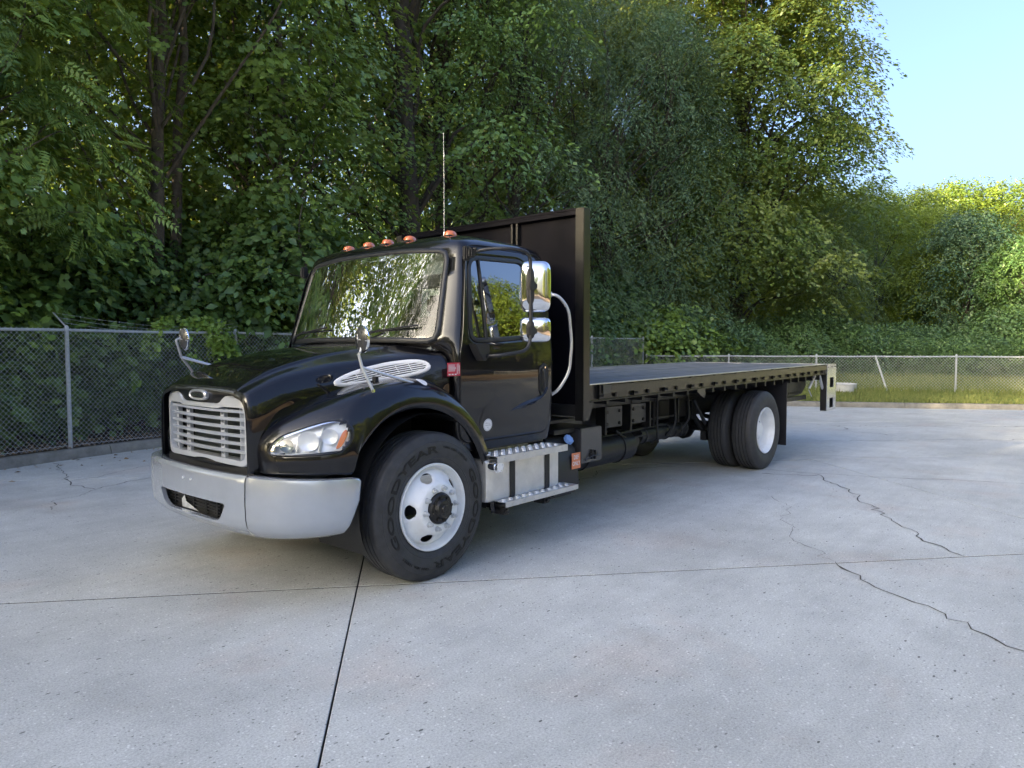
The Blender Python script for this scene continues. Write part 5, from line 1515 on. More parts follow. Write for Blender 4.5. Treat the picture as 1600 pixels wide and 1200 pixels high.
# ---- mirrors
def side_mirror(sy):
    m_ = empty('side_mirror', (0, 0, 0), TR); Y = lambda a: a*(-sy) if sy > 0 else a
    P3 = lambda x, y, z: (x, Y(y), z)
    mb = MB()
    mb.tube([P3(.44, -1.04, 2.325), P3(.50, -1.20, 2.350), P3(.58, -1.33, 2.35), P3(.715, -1.385, 2.34), P3(.762, -1.388, 2.29), P3(.762, -1.388, 1.68), P3(.715, -1.385, 1.60), P3(.50, -1.30, 1.568), P3(.48, -1.19, 1.565)], .0135, 10, fillet=.055)
    mb.build('arm', MT['plastic'], m_)
    mb = MB(); yy = sorted((Y(-1.03), Y(-1.075))); mb.box(.395, .455, *yy, 2.27, 2.375, .01); yy = sorted((Y(-1.07), Y(-1.11))); mb.box(.41, .47, *yy, 2.29, 2.36, .01)
    mb.cyl(P3(.452, -1.10, 2.352), P3(.452, -1.13, 2.352), .012, 8); mb.build('upper_bracket', MT['plastic'], m_)
    mb = MB(); mb.prism([(.345, 1.655), (.50, 1.655), (.505, 1.60), (.47, 1.53), (.43, 1.53), (.385, 1.59)], 1, Y(-1.14), Y(-1.215)); mb.cyl(P3(.47, -1.17, 1.565), P3(.47, -1.225, 1.565), .018, 10); mb.build('lower_bracket', MT['plastic'], m_, bev=.006)
    def head(z0, z1, x0, x1, yc, dep, name):
        # egg-shaped chromed shell: back faces the front of the truck
        w2 = (x1-x0)/2; h2 = (z1-z0)/2; zc = (z0+z1)/2
        V = []; n = 48; ring_ = []
        for t in np.linspace(0, 2*math.pi, n, endpoint=False):
            c, s_ = math.cos(t), math.sin(t); q = 5.0
            ring_.append((math.copysign(abs(c)**(2/q), c), math.copysign(abs(s_)**(2/q), s_)))
        lay = [(1.0, 0), (1.0, .5), (.97, .72), (.88, .90), (.70, 1.0), (.45, 1.05), (.2, 1.07), (.01, 1.08)]
        tilt = math.radians(38)
        ax_ = Vector((math.sin(tilt), -math.cos(tilt), 0)); fr_ = Vector((-math.cos(tilt), -math.sin(tilt), 0))
        c0 = Vector(((x0+x1)/2, yc, zc))
        for s_, dd in lay:
            for a, b in ring_:
                p = c0+ax_*(a*s_*w2)+Vector((0, 0, b*s_*h2))+fr_*dep*dd; V.append(P3(p.x, p.y, p.z))
        F = [(k*n+i, k*n+(i+1) % n, (k+1)*n+(i+1) % n, (k+1)*n+i) for k in range(len(lay)-1) for i in range(n)]
        mesh(name, V, F, MT['chrome'], m_, 70)
        Vg = [P3(*(c0+ax_*a*w2*.97+Vector((0, 0, b*h2*.98))-fr_*.0)) for a, b in ring_]
        mesh(name+'_glass', Vg, [tuple(range(n))], MT['chrome'], m_)
        # dark recess with clamp
        V = []; 
        for s_, dd in ((1.0, 1.035), (.9, 1.09), (.2, 1.10)):
            for a, b in ring_:
                p = c0+ax_*(-.30*w2+math.copysign(abs(a)**1.6, a)*s_*w2*.27)+Vector((0, 0, math.copysign(abs(b)**1.5, b)*s_*h2*.70))+fr_*dep*dd; V.append(P3(p.x, p.y, p.z))
        mesh('clamp_recess', V, [(k*n+i, k*n+(i+1) % n, (k+1)*n+(i+1) % n, (k+1)*n+i) for k in range(2) for i in range(n)]+[tuple(range(2*n, 3*n))], MT['plastic'], m_, 50)
    head(1.895, 2.285, .79, 1.03, -1.315, .075, 'main_mirror')
    head(1.665, 1.858, .79, 1.03, -1.315, .075, 'lower_mirror')
    mb = MB(); 
    for z in (2.09, 1.75): mb.box(.735, .80, *sorted((Y(-1.41), Y(-1.365))), z-.03, z+.03, .006); mb.box(.76, .84, *sorted((Y(-1.395), Y(-1.365))), z-.02, z+.02, .006)
    mb.build('clamp', MT['plastic'], m_)
side_mirror(-1); side_mirror(1)
def fender_mirror(sy):
    m_ = empty('fender_mirror', (0, 0, 0), TR); Y = lambda a: a*(-sy) if sy > 0 else a
    P3 = lambda x, y, z: Vector((x, Y(y), z))
    c = P3(-.46, -.955, 1.685) if sy < 0 else P3(-.80, -.85, 1.70)
    if sy < 0:
        foot = P3(-.455, -1.055, 1.345); elb = P3(-.515, -.985, 1.585); mid = P3(-.50, -1.0, 1.50); f2 = P3(-.05, -1.07, 1.365); f3_ = P3(-.30, -.72, 1.47)
    else:
        foot = P3(-.60, -.98, 1.32); elb = P3(-.86, -.86, 1.69); mid = P3(-.82, -.87, 1.56); f2 = P3(-.30, -.90, 1.41); f3_ = P3(-.55, -.72, 1.46)
    mb = MB(); mb.tube([foot, mid, elb], .0105, 8); mb.tube([elb, elb+Vector((.03, Y(.02) if sy < 0 else .0, .015)), c], .008, 8)
    mb.build('post', MT['alu'], m_)
    mb = MB(); mb.tube([mid, f2], .0095, 8); mb.tube([mid-Vector((0, 0, .01)), f3_], .007, 8); mb.build('stay', MT['alu'], m_)
    mb = MB()
    for f_ in (foot, f2): mb.cyl(f_-Vector((0, 0, .02)), f_+Vector((0, 0, .012)), .016, 10, .012)
    mb.build('foot', MT['chrome'], m_)
    nrm = Vector((.955, -.17 if sy < 0 else -.10, .05)).normalized(); e1 = nrm.orthogonal().normalized(); e2 = nrm.cross(e1); R_ = .088
    def disc(prof, name, mat):
        V = []; n = 36
        for rr, dd in prof:
            for i in range(n):
                a = 2*math.pi*i/n; V.append(tuple(c+(e1*math.cos(a)+e2*math.sin(a))*rr+nrm*dd))
        mesh(name, V, [(k*n+i, k*n+(i+1) % n, (k+1)*n+(i+1) % n, (k+1)*n+i) for k in range(len(prof)-1) for i in range(n)], mat, m_, 50)
    disc([(R_, .008), (R_+.004, .004), (R_+.004, -.004), (R_-.004, -.009)], 'rim', MT['chrome'])
    disc([(R_-.003, -.008), (R_*.8, -.020), (R_*.45, -.028), (.001, -.030)], 'shell', MT['alu'] if False else simple('mirror_back', (.10, .10, .10), .3, metal=.6))
    disc([(R_, .007), (R_*.6, .014), (.001, .018)], 'glass', MT['chrome'])
    mb = MB()
    for a in (0.4, 2.5, 4.6): mb.tube([c-nrm*.034, c+(e1*math.cos(a)+e2*math.sin(a))*R_*.95-nrm*.012], .004, 6)
    mb.build('spider', MT['alu'], m_)
fender_mirror(-1); fender_mirror(1)
# rear grab bar behind the door
for sy in (-1, 1):
    mb = MB(); P = [(1.385, sy*1.09, 2.07), (1.415, sy*1.16, 2.06), (1.49, sy*1.21, 1.95), (1.52, sy*1.22, 1.66), (1.50, sy*1.21, 1.42), (1.42, sy*1.16, 1.27), (1.39, sy*1.09, 1.22)]
    mb.tube(P, .0135, 10, fillet=.07); mb.cyl((1.39, sy*1.09, 2.07), (1.40, sy*1.10, 2.07), .024, 12); mb.cyl((1.39, sy*1.09, 1.22), (1.40, sy*1.10, 1.22), .024, 12)
    mb.build('grab_bar', MT['alu'], TR)
# ---- wheels
RT = .515
TP = [  # (r, y) half section of tyre, y from outer face inward; face plane y=0
 (.300, .030), (.318, .012), (.345, .000), (.385, -.010), (.425, -.012), (.455, -.006), (.480, .006), (.497, .016), (.510, .022), (.516, .030)]
def tyre_prof(width, grooves):
    P = list(TP); y = .034; half = width
    xs = [.034]
    ye = width-.034
    gs_ = [ .062+ (ye-.062+.0)*(k)/(grooves) for k in range(1, grooves)] if grooves > 1 else []
    P.append((.520, .040))
    for g in [(.034+(ye-.034)*(k+1)/(grooves+1)) for k in range(grooves)]:
        P += [(.524, g-.007), (.5125, g-.005), (.5125, g+.005), (.524, g+.007)]
    P.append((.520, width-.040))
    P += [(r_, width-yy) for r_, yy in TP[::-1]]
    return P
def tyre_mesh(width=.285, grooves=4, name='tyre'):
    V, F = lathe_geo(tyre_prof(width, grooves), 96, closed=False)
    # shoulder lugs: nudge alternate shoulder points
    V = np.array(V); r_ = np.hypot(V[:, 0], V[:, 2]); a = np.arctan2(V[:, 2], V[:, 0])
    sh = (r_ > .5095) & (r_ < .5215); V[sh] = V[sh]*np.where((np.round(a[sh]/(2*np.pi/96)).astype(int) % 2 == 0)[:, None], np.array([.9955, 1, .9955]), 1.0)
    me = bpy.data.meshes.new(name); me.from_pydata([tuple(v) for v in V], [], F); me.materials.append(MT['rubber']); setsmooth(me, 50)
    return me
TYRE = tyre_mesh()
def surf_y(r_):
    return float(np.interp(r_, [p[0] for p in TP], [p[1] for p in TP]))
def sidewall_text(s_, a0, a1, rm, h, th=.003):
    Vt, Ft = text_mesh(s_, h*1.38, th, bold=True); w0, w1 = Vt[:, 0].min(), Vt[:, 0].max(); out = []
    Vt[:, 1] -= (Vt[:, 1].min()+Vt[:, 1].max())/2
    for v in Vt:
        t = (v[0]-w0)/(w1-w0); a = math.radians(a0+(a1-a0)*t); r_ = rm+v[1]
        out.append((r_*math.cos(a), surf_y(r_)-.0012-(v[2]+th)*.5, r_*math.sin(a)))
    return out, Ft
def wheel(x, yface, sy, front, yout=None):
    """sy -1: driver's side"""
    w = empty('wheel', (x, yface, RT), TR)
    if sy > 0: w.rotation_euler = (0, 0, math.pi)
    t = bpy.data.objects.new('tyre', TYRE); link(t, w)
    if front:
        for s_, a0, a1 in (('GOODYEAR', 214, 86), ('GOODYEAR', 34, -94)):
            V, F = sidewall_text(s_, a0, a1, .408, .052); mesh('lettering', V, F, MT['letters'], w)
        for s_, a0, a1 in (('G661 HSA  11R22.5', 80, 44), ('G661 HSA  11R22.5', 260, 224)):
            V, F = sidewall_text(s_, a0, a1, .425, .018, .002); mesh('lettering', V, F, MT['letters'], w)
        for rr in (.352, .462):
            V, F = lathe_geo([(rr-.003, surf_y(rr-.003)), (rr, surf_y(rr)-.0022), (rr+.003, surf_y(rr+.003))], 72); mesh('sidewall_ring', V, F, MT['rubber'], w, 50)
    rim_b = [(.306, .020), (.309, .012), (.306, .004), (.298, .002), (.291, .008), (.286, .022), (.280, .045), (.268, .060)]
    n = 80
    if front:
        prof = rim_b+[(.262, .055), (.256, .040)]
        V, F = lathe_geo(prof, n); r0 = mesh('rim', V, F, MT['white'], w, 50)
        # disc between r .256 and .165 with 5 hand holes
        yd = lambda r_: float(np.interp(r_, [.105, .168, .182, .205, .235, .256], [-.052, -.052, -.044, -.012, .018, .040]))
        V = []; F = []
        for k in range(5):
            ac = math.pi+k*2*math.pi/5; n1 = 64
            sec = []
            for t_ in np.linspace(-.5, .5, 21): sec.append((ac+t_*2*math.pi/5, .256))
            for t_ in np.linspace(.5, -.5, 21)[0:]: sec.append((ac+t_*2*math.pi/5, .175))
            sec = np.array([(r_*math.cos(a-ac), r_*math.sin(a-ac)) for a, r_ in sec]); 
            hole = np.array([(.219+.030*math.cos(t_), .050*math.sin(t_)) for t_ in np.linspace(0, 2*math.pi, 48, endpoint=False)])
            hm = star_match(hole, sec, (.219, 0)); b = len(V); m_ = len(sec)
            L = [sec*(1-t_)+hm*t_ for t_ in (0, .35, .7, .93, 1, 1)]
            for q, o_ in enumerate(L):
                for p in o_:
                    r_ = math.hypot(*p); a = math.atan2(p[1], p[0])+ac; e = .014 if q == 5 else (.003 if q == 4 else 0)
                    V.append((r_*math.cos(a), yd(r_)+e, r_*math.sin(a)))
            for q in range(5):
                for i in range(m_): F.append((b+q*m_+i, b+q*m_+(i+1) % m_, b+(q+1)*m_+(i+1) % m_, b+(q+1)*m_+i))
        mesh('disc', V, F, MT['white'], w, 60)
        V, F = lathe_geo([(.176, yd(.176)), (.172, -.050), (.166, -.053), (.115, -.053), (.111, -.050), (.110, -.030)], n); mesh('disc_centre', V, F, MT['white'], w, 35)
        # hub
        V, F = lathe_geo([(.109, -.040), (.108, -.060), (.100, -.066), (.095, -.075), (.072, -.078), (.066, -.092), (.060, -.100), (.030, -.103), (.026, -.112), (.001, -.113)], 40); mesh('hub', V, F, MT['hub'], w, 35)
        for k in range(8):
            a = k*math.pi/4+.2; mb = MB(); c = Vector((.083*math.cos(a), -.074, .083*math.sin(a))); mb.cyl(c, c+Vector((0, -.014, 0)), .011, 6); mb.build('hub_bolt', MT['hub'], w, 30)
        ny, nr = -.053, .1425
    else:
        prof = rim_b+[(.262, .09), (.258, .13), (.252, .155), (.236, .168), (.205, .172), (.165, .176), (.112, .178), (.110, .19)]
        V, F = lathe_geo(prof, n); mesh('rim', V, F, MT['white'], w, 45)
        V, F = lathe_geo([(.105, .20), (.105, .10), (.095, .085), (.07, .08), (.001, .078)], 36); mesh('hub', V, F, MT['white'], w, 35)
        for k in range(5):
            a = k*2*math.pi/5; c = Vector((.219*math.cos(a), .1705, .219*math.sin(a))); mb = MB(); mb.cyl(c, c+Vector((0, -.002, 0)), .028, 18); mb.build('hand_hole', MT['darkgap'], w, 30)
        ny, nr = .176, .1425
    mbn = None
    for k in range(10):
        a = k*2*math.pi/10+.1; c = Vector((nr*math.cos(a), ny, nr*math.sin(a)))
        mb = MB(); mb.cyl(c, c+Vector((0, -.004, 0)), .0205, 14, .019); mb.cyl(c+Vector((0, -.004, 0)), c+Vector((0, -.024, 0)), .0165, 6); mb.cyl(c+Vector((0, -.024, 0)), c+Vector((0, -.038, 0)), .010, 8)
        mb.build('lug_nut', MT['galv'] if front else MT['frame_black'], w, 30)
    # inner barrel
    V, F = lathe_geo([(.29, .05), (.27, .10), (.27, .22), (.30, .27)], 40); mesh('barrel', V, F, MT['frame_black'], w, 50)
    return w
WB = 5.957
wheel(0, -1.145, -1, True); wheel(0, 1.145, 1, True)
wheel(WB, -1.205, -1, False); wheel(WB, 1.205, 1, False)
for sy in (-1, 1):
    w = empty('wheel', (WB, sy*(1.205-.335), RT), TR); w.rotation_euler = (0, 0, 0 if sy < 0 else math.pi)
    link(bpy.data.objects.new('tyre', TYRE), w)
    V, F = lathe_geo([(.306, .02), (.298, .002), (.286, .022), (.27, .05), (.27, .10), (.12, .10)], 48); mesh('rim', V, F, MT['white'], w, 45)
# ---- chassis, tank, steps, bed
RK = .0071
BD = empty('bed', (0, 0, 0), TR)
def zt(x): return 1.283+RK*x            # deck top height
mb = MB()
for sy in (-1, 1):
    y0, y1 = sorted((sy*.42, sy*.50)); mb.box(-.95, 8.2, sy*.43-.004, sy*.43+.004, .72, .96); mb.box(-.95, 8.2, min(sy*.43, sy*.36), max(sy*.43, sy*.36), .952, .962); mb.box(-.95, 8.2, min(sy*.43, sy*.36), max(sy*.43, sy*.36), .718, .728)
mb.build('frame_rail', MT['frame_black'], TR)
mb = MB()
for x in (1.5, 2.6, 3.7, 4.8, 6.9, 8.0): mb.box(x, x+.08, -.43, .43, .76, .92)
mb.build('frame_crossmember', MT['frame_black'], TR)
mb = MB()
for sy in (-1, 1): mb.box(1.75, 8.35, min(sy*.40, sy*.47), max(sy*.40, sy*.47), .972, 1.13)
for i in range(21):
    x = 1.85+i*.32; mb.box(x, x+.045, -1.15, 1.15, 1.10, 1.235)
mb.build('cross_member', MT['frame_black'], BD)
# planks
npl = 14
for i in range(npl):
    y0 = -1.17+i*2.34/npl; dz = random.uniform(-.002, .002)
    mb = MB(); V = [(x, y, zt(x)+d_+dz) for x in (1.785, 8.44) for y in (y0+.004, y0+2.34/npl-.004) for d_ in (-.035, 0)]
    mb.add(V, [(0, 1, 3, 2), (4, 6, 7, 5), (0, 4, 5, 1), (2, 3, 7, 6), (0, 2, 6, 4), (1, 5, 7, 3)])
    if i == 0:
        MT['plank'] = simple('weathered_deck_plank', (.15, .158, .16), .62, bump=.5, bscale=30, var=.35, vscale=3, dirt=(.22, .22, .21), dirtscale=4, spec=.4)
    mb.build('deck_plank', MT['plank'], BD, bev=.003)
# side rails
for sy in (-1, 1):
    def rail(name, y0, y1, z0, z1, x0, x1, mat, bev=.003):
        mb = MB(); V = [(x, sy*y, zt(x)+z) for x in (x0, x1) for y in (y0, y1) for z in (z0, z1)]
        mb.add(V, [(0, 1, 3, 2), (4, 6, 7, 5), (0, 4, 5, 1), (2, 3, 7, 6), (0, 2, 6, 4), (1, 5, 7, 3)]); return mb.build(name, mat, BD, bev=bev)
    rail('side_channel', 1.165, 1.178, -.155, .004, 1.79, 8.46, MT['olive'])
    rail('side_channel_top', 1.165, 1.205, -.004, .006, 1.79, 8.46, MT['alu'])
    rail('side_channel_flange', 1.178, 1.215, -.155, -.147, 1.79, 8.46, MT['olive'])
    rail('rub_rail', 1.208, 1.220, -.088, -.014, 2.0, 8.40, MT['olive'])
    x = 1.96; k = 0
    while x < 8.3:
        mb = MB(); z_ = zt(x)
        y0, y1 = 1.178, 1.207
        for dx in (0, .068):
            mb.box(x+dx, x+dx+.006, *sorted((sy*y0, sy*y1)), z_-.135, z_-.006)
        mb.box(x, x+.074, *sorted((sy*1.201, sy*1.207)), z_-.135, z_-.006)
        mb.build('stake_pocket', MT['olive'], BD)
        mb = MB(); mb.box(x+.006, x+.068, *sorted((sy*1.2075, sy*1.2085)), z_-.120, z_-.096); mb.build('pocket_slot', MT['darkgap'], BD)
        mb = MB(); mb.cyl((x+.30, sy*1.192, z_-.13), (x+.30, sy*1.192, z_-.01), .014, 8); mb.build('rail_spacer', MT['olive'], BD)
        x += .60
mb = MB(); mb.box(2.005, 2.13, -1.222, -1.2195, zt(2)-.09, zt(2)-.012); mb.build('rail_plate', simple('olive_plate', (.06, .055, .045), .5), BD)
mb = MB(); mb.prism([(3.92, 1.165), (4.12, 1.165), (4.12, 1.075), (4.09, 1.055), (4.03, 1.075), (3.92, 1.13)], 1, -1.20, -1.19); mb.build('hanger_plate', MT['olive'], BD, bev=.002)
# headboard
HBD = empty('headboard', (0, 0, 0), TR)
H1 = 2.822
for sy in (-1, 1):
    V = []; 
    mb = MB(); mb.prism([(1.685, .985), (1.775, .985), (1.855, 1.14), (1.785, 1.14), (1.785, H1), (1.685, H1)], 1, sy*1.225, sy*1.135); mb.build('corner_post', MT['olive'], HBD, bev=.004)
mb = MB(); mb.box(1.745, 1.757, -1.135, 1.135, 1.10, H1-.006); mb.build('panel', MT['paint_dull'], HBD)
mb = MB(); mb.box(1.685, 1.785, -1.135, 1.135, H1-.012, H1+.006); mb.box(1.69, 1.70, -1.135, 1.135, H1-.05, H1-.012); mb.build('top_channel', MT['paint_dull'], HBD, bev=.002)
for y in (-.46, -.40):
    mb = MB(); mb.box(1.700, 1.745, y-.010, y+.010, 1.10, H1-.05); mb.build('stiffener', MT['frame_black'], HBD)
mb = MB()
for y in (-.431,):
    for k in range(15): mb.cyl((1.744, y, 1.3+k*.1), (1.737, y, 1.3+k*.1), .009, 6)
mb.build('rivets', MT['frame_black'], HBD)
mb = MB(); mb.box(1.69, 1.745, -1.135, 1.135, 1.02, 1.12); mb.build('lower_channel', MT['frame_black'], HBD)
mb = MB(); mb.box(1.786, 1.80, -1.205, -1.17, 1.84, 1.90); mb.tube([(1.80, -1.19, 1.86), (1.835, -1.19, 1.87), (1.835, -1.19, 1.90)], .007, 6); mb.build('chain_hook', MT['frame_black'], HBD)
# mounting plates on the frame with bolts
for (x0, x1, y) in ((2.95, 3.32, -.60), (3.49, 3.83, -.60), (1.55, 1.95, -.60), (2.05, 2.55, -.60)):
    pl = MB(); pl.box(x0, x1, y-.006, y+.006, .765, .985, .002); p = pl.build('mounting_plate', simple('plate_grey', (.045, .047, .055), .38, var=.2, bump=.1), TR)
    for bx0 in (x0+.06, x1-.06):
        for bz in (.80, .93):
            mb = MB(); mb.cyl((bx0, y-.006, bz), (bx0, y-.022, bz), .020, 6); mb.build('bolt', MT['frame_black'], p, 30)
mb = MB()
for x in (2.93, 3.44, 3.86, 3.95, 4.55): mb.box(x, x+.03, -.64, -.52, .70, 1.12)
mb.box(1.5, 4.7, -.64, -.60, 1.0, 1.06); mb.box(3.9, 4.6, -.63, -.60, .78, .80)
mb.build('mounting_bracket', MT['frame_black'], TR)
mb = MB()
for P, r_ in (([(4.0, -.66, 1.05), (4.0, -.66, .62), (4.1, -.62, .5)], .012), ([(4.42, -.66, 1.0), (4.42, -.68, .70), (4.30, -.62, .55)], .016), ([(4.85, -.62, 1.0), (4.82, -.66, .72), (4.70, -.60, .60)], .016), ([(5.05, -.6, .95), (5.35, -.62, .62)], .022), ([(2.0, -.5, .7), (3.0, -.56, .66), (4.2, -.58, .70), (5.0, -.5, .62)], .016), ([(3.2, -.6, .72), (3.4, -.62, .60), (3.9, -.6, .62)], .012)):
    mb.tube(P, r_, 8, fillet=.08)
mb.build('air_line', MT['plastic'], TR)
# under-bed clutter: transmission tail, driveshaft, air tanks, fuel filter
mb = MB(); mb.cyl((1.2, 0, .62), (3.6, 0, .60), .055, 16); mb.cyl((3.6, 0, .60), (5.6, 0, .56), .055, 16); mb.cyl((3.5, 0, .6), (3.75, 0, .6), .10, 12); mb.build('driveshaft', MT['frame_black'], TR)
mb = MB(); mb.cyl((2.35, -.50, .52), (3.55, -.50, .52), .165, 24); mb.build('muffler_tank', MT['frame_black'], TR)
mb = MB()
for x in (2.6, 3.3):
    P = [Vector((x, -.50+.170*math.cos(a), .52+.170*math.sin(a))) for a in np.linspace(0, 2*math.pi, 24, endpoint=False)]; mb.tube(P, .009, 6, False, closed=True)
mb.build('tank_strap', MT['frame_black'], TR)
mb = MB(); mb.cyl((3.75, -.52, .60), (4.55, -.52, .60), .095, 20); mb.cyl((4.62, -.50, .58), (4.95, -.50, .58), .085, 18); mb.cyl((3.62, -.50, .56), (3.62, -.62, .56), .05, 12); mb.cyl((4.16, -.5, .47), (4.16, -.5, .56), .02, 8); mb.build('air_tank', MT['frame_black'], TR)
mb = MB()
for x in (3.85, 4.10, 4.40, 4.72, 4.86): P = [Vector((x, -.52+.10*math.cos(a), .60+.10*math.sin(a))) for a in np.linspace(0, 2*math.pi, 20, endpoint=False)]; mb.tube(P, .007, 5, False, closed=True)
mb.build('tank_band', MT['gasket'], TR)
# axles and springs
mb = MB(); mb.cyl((WB, -.86, RT), (WB, .86, RT), .075, 20)
V, F = lathe_geo([(.001, -.16), (.10, -.15), (.18, -.09), (.21, 0), (.18, .09), (.10, .15), (.001, .16)], 24); mb.add([(WB+x*.95, y+.0, RT+z) for x, y, z in V], F); mb.cyl((WB-.05, 0, RT), (WB-.38, 0, RT+.01), .14, 16, .06)
mb.build('rear_axle', MT['frame_black'], TR)
mb = MB(); mb.box(-.06, .06, -.9, .9, .42, .50); mb.build('front_axle', MT['frame_black'], TR)
for sy in (-1, 1):
    for xc, L, z in ((WB, .72, .66), (0, .70, .60)):
        mb = MB()
        for k in range(4):
            P = [Vector((xc+L*(1-.12*k)*t, sy*.47, z-.03*k*.6+.14*t*t+.02)) for t in np.linspace(-1, 1, 13)]
            for a, b in zip(P[:-1], P[1:]):
                mb.add([(p.x, p.y+dy, p.z+dz) for p in (a, b) for dy in (-.04, .04) for dz in (-.007, .007)], [(0, 1, 3, 2), (4, 6, 7, 5), (0, 4, 5, 1), (2, 3, 7, 6), (0, 2, 6, 4), (1, 5, 7, 3)])
        mb.build('leaf_spring', MT['frame_black'], TR)
    mb = MB(); mb.cyl((WB-.75, sy*.47, .80), (WB-.42, sy*.50, .50), .035, 12); mb.box(WB-.80, WB-.66, *sorted((sy*.43, sy*.52)), .68, .92); mb.cyl((WB-.32, sy*.62, .46), (WB-.32, sy*.75, .46), .075, 16); mb.box(WB-.50, WB-.2, *sorted((sy*.50, sy*.58)), .38, .50); mb.build('brake_chamber', MT['frame_black'], TR)
# engine block shadow mass
mb = MB(); mb.box(-.85, .6, -.35, .35, .60, 1.25); mb.box(.6, 1.4, -.22, .22, .55, .85); mb.box(-.5, .2, -.42, .42, .5, .6); mb.build('engine', MT['frame_black'], TR)
# mud flaps
for sy in (-1, 1):
    mb = MB(); y0, y1 = sorted((sy*.62, sy*1.20)); mb.box(WB+.74, WB+.752, y0, y1, .235, 1.13); mb.build('mud_flap', simple('mudflap_rubber', (.013, .013, .017), .5, bump=.2), TR)
    mb = MB(); mb.tube([(WB+.76, sy*.5, 1.02), (WB+.76, sy*1.2, 1.02)], .014, 8); mb.build('flap_hanger', MT['frame_black'], TR)
mb = MB(); mb.cyl((7.75, -.45, .60), (8.3, -.45, .60), .055, 16, .055); mb.cyl((6.9, -.45, .62), (7.75, -.45, .60), .05, 16); mb.build('exhaust_pipe', MT['frame_black'], TR)
# rear tool tray / lift gear under the tail
mb = MB(); mb.prism([(7.15, 1.10), (8.25, 1.12), (8.25, 1.00), (8.05, .88), (7.15, .84)], 1, -.95, .95)
mb.build('tail_box', MT['frame_black'], TR, bev=.006)
mb = MB()
for k in range(9): mb.box(7.2+k*.09, 7.25+k*.09, -.962, -.952, .90, .93)
mb.box(7.0, 8.15, -.99, -.95, .80, .86); mb.build('tail_step', MT['frame_black'], TR)
# rear crossbar and ICC uprights
ICC = empty('rear_bumper', (0, 0, 0), TR)
for sy in (-1, 1):
    # upright plate with two slots, facing back / side
    O = resample([(8.47, .595), (8.67, .595), (8.72, 1.34), (8.44, 1.34)], 60)
    Ib = np.array([(8.55, .64), (8.63, .64), (8.635, .80), (8.56, .80)]); 
    mb = MB()
    Y0, Y1 = sorted((sy*1.222, sy*1.212))
    # frame of the plate built from strips leaving two slots
    def P(x0, x1, z0, z1): mb.box(x0, x1, Y0, Y1, z0, z1)
    P(8.42, 8.56, .60, 1.345); P(8.76, 8.88, .60, 1.345); P(8.56, 8.76, .60, .645); P(8.56, 8.76, .80, .97); P(8.56, 8.76, 1.13, 1.345)
    mb.build('upright', MT['silver'], ICC)
    mb = MB(); mb.box(8.88, 8.89, *sorted((sy*1.222, sy*1.12)), .60, 1.345); mb.box(8.42, 8.426, *sorted((sy*1.212, sy*1.12)), .60, 1.2); mb.box(8.55, 8.78, *sorted((sy*1.14, sy*1.15)), .64, 1.14); mb.build('upright_return', MT['frame_black'], ICC)
    mb = MB(); mb.tube([(8.30, sy*1.14, 1.17), (8.36, sy*1.14, 1.08), (8.54, sy*1.16, .78), (8.56, sy*1.17, .62)], .022, 8); mb.tube([(8.20, sy*1.1, 1.17), (8.10, sy*1.05, .97)], .022, 8); mb.tube([(8.08, sy*1.05, .95), (8.22, sy*1.05, .84)], .009, 6); mb.build('brace', MT['alu'], ICC)
    mb = MB()
    for x in (8.47, 8.66, 8.82): mb.cyl((x, sy*1.222, 1.30), (x, sy*1.228, 1.30), .010, 8)
    mb.build('bolt', MT['frame_black'], ICC)
mb = MB(); mb.box(8.46, 8.66, -1.21, 1.21, zt(8.4)-.15, zt(8.4)+.002); mb.build('tail_channel', MT['alu'], ICC, bev=.003)
# tail lights (facing back)
for sy in (-1, 1):
    mb = MB(); mb.box(8.662, 8.675, *sorted((sy*.8, sy*1.0)), 1.22, 1.30); mb.build('tail_light', MT['red'], TR)

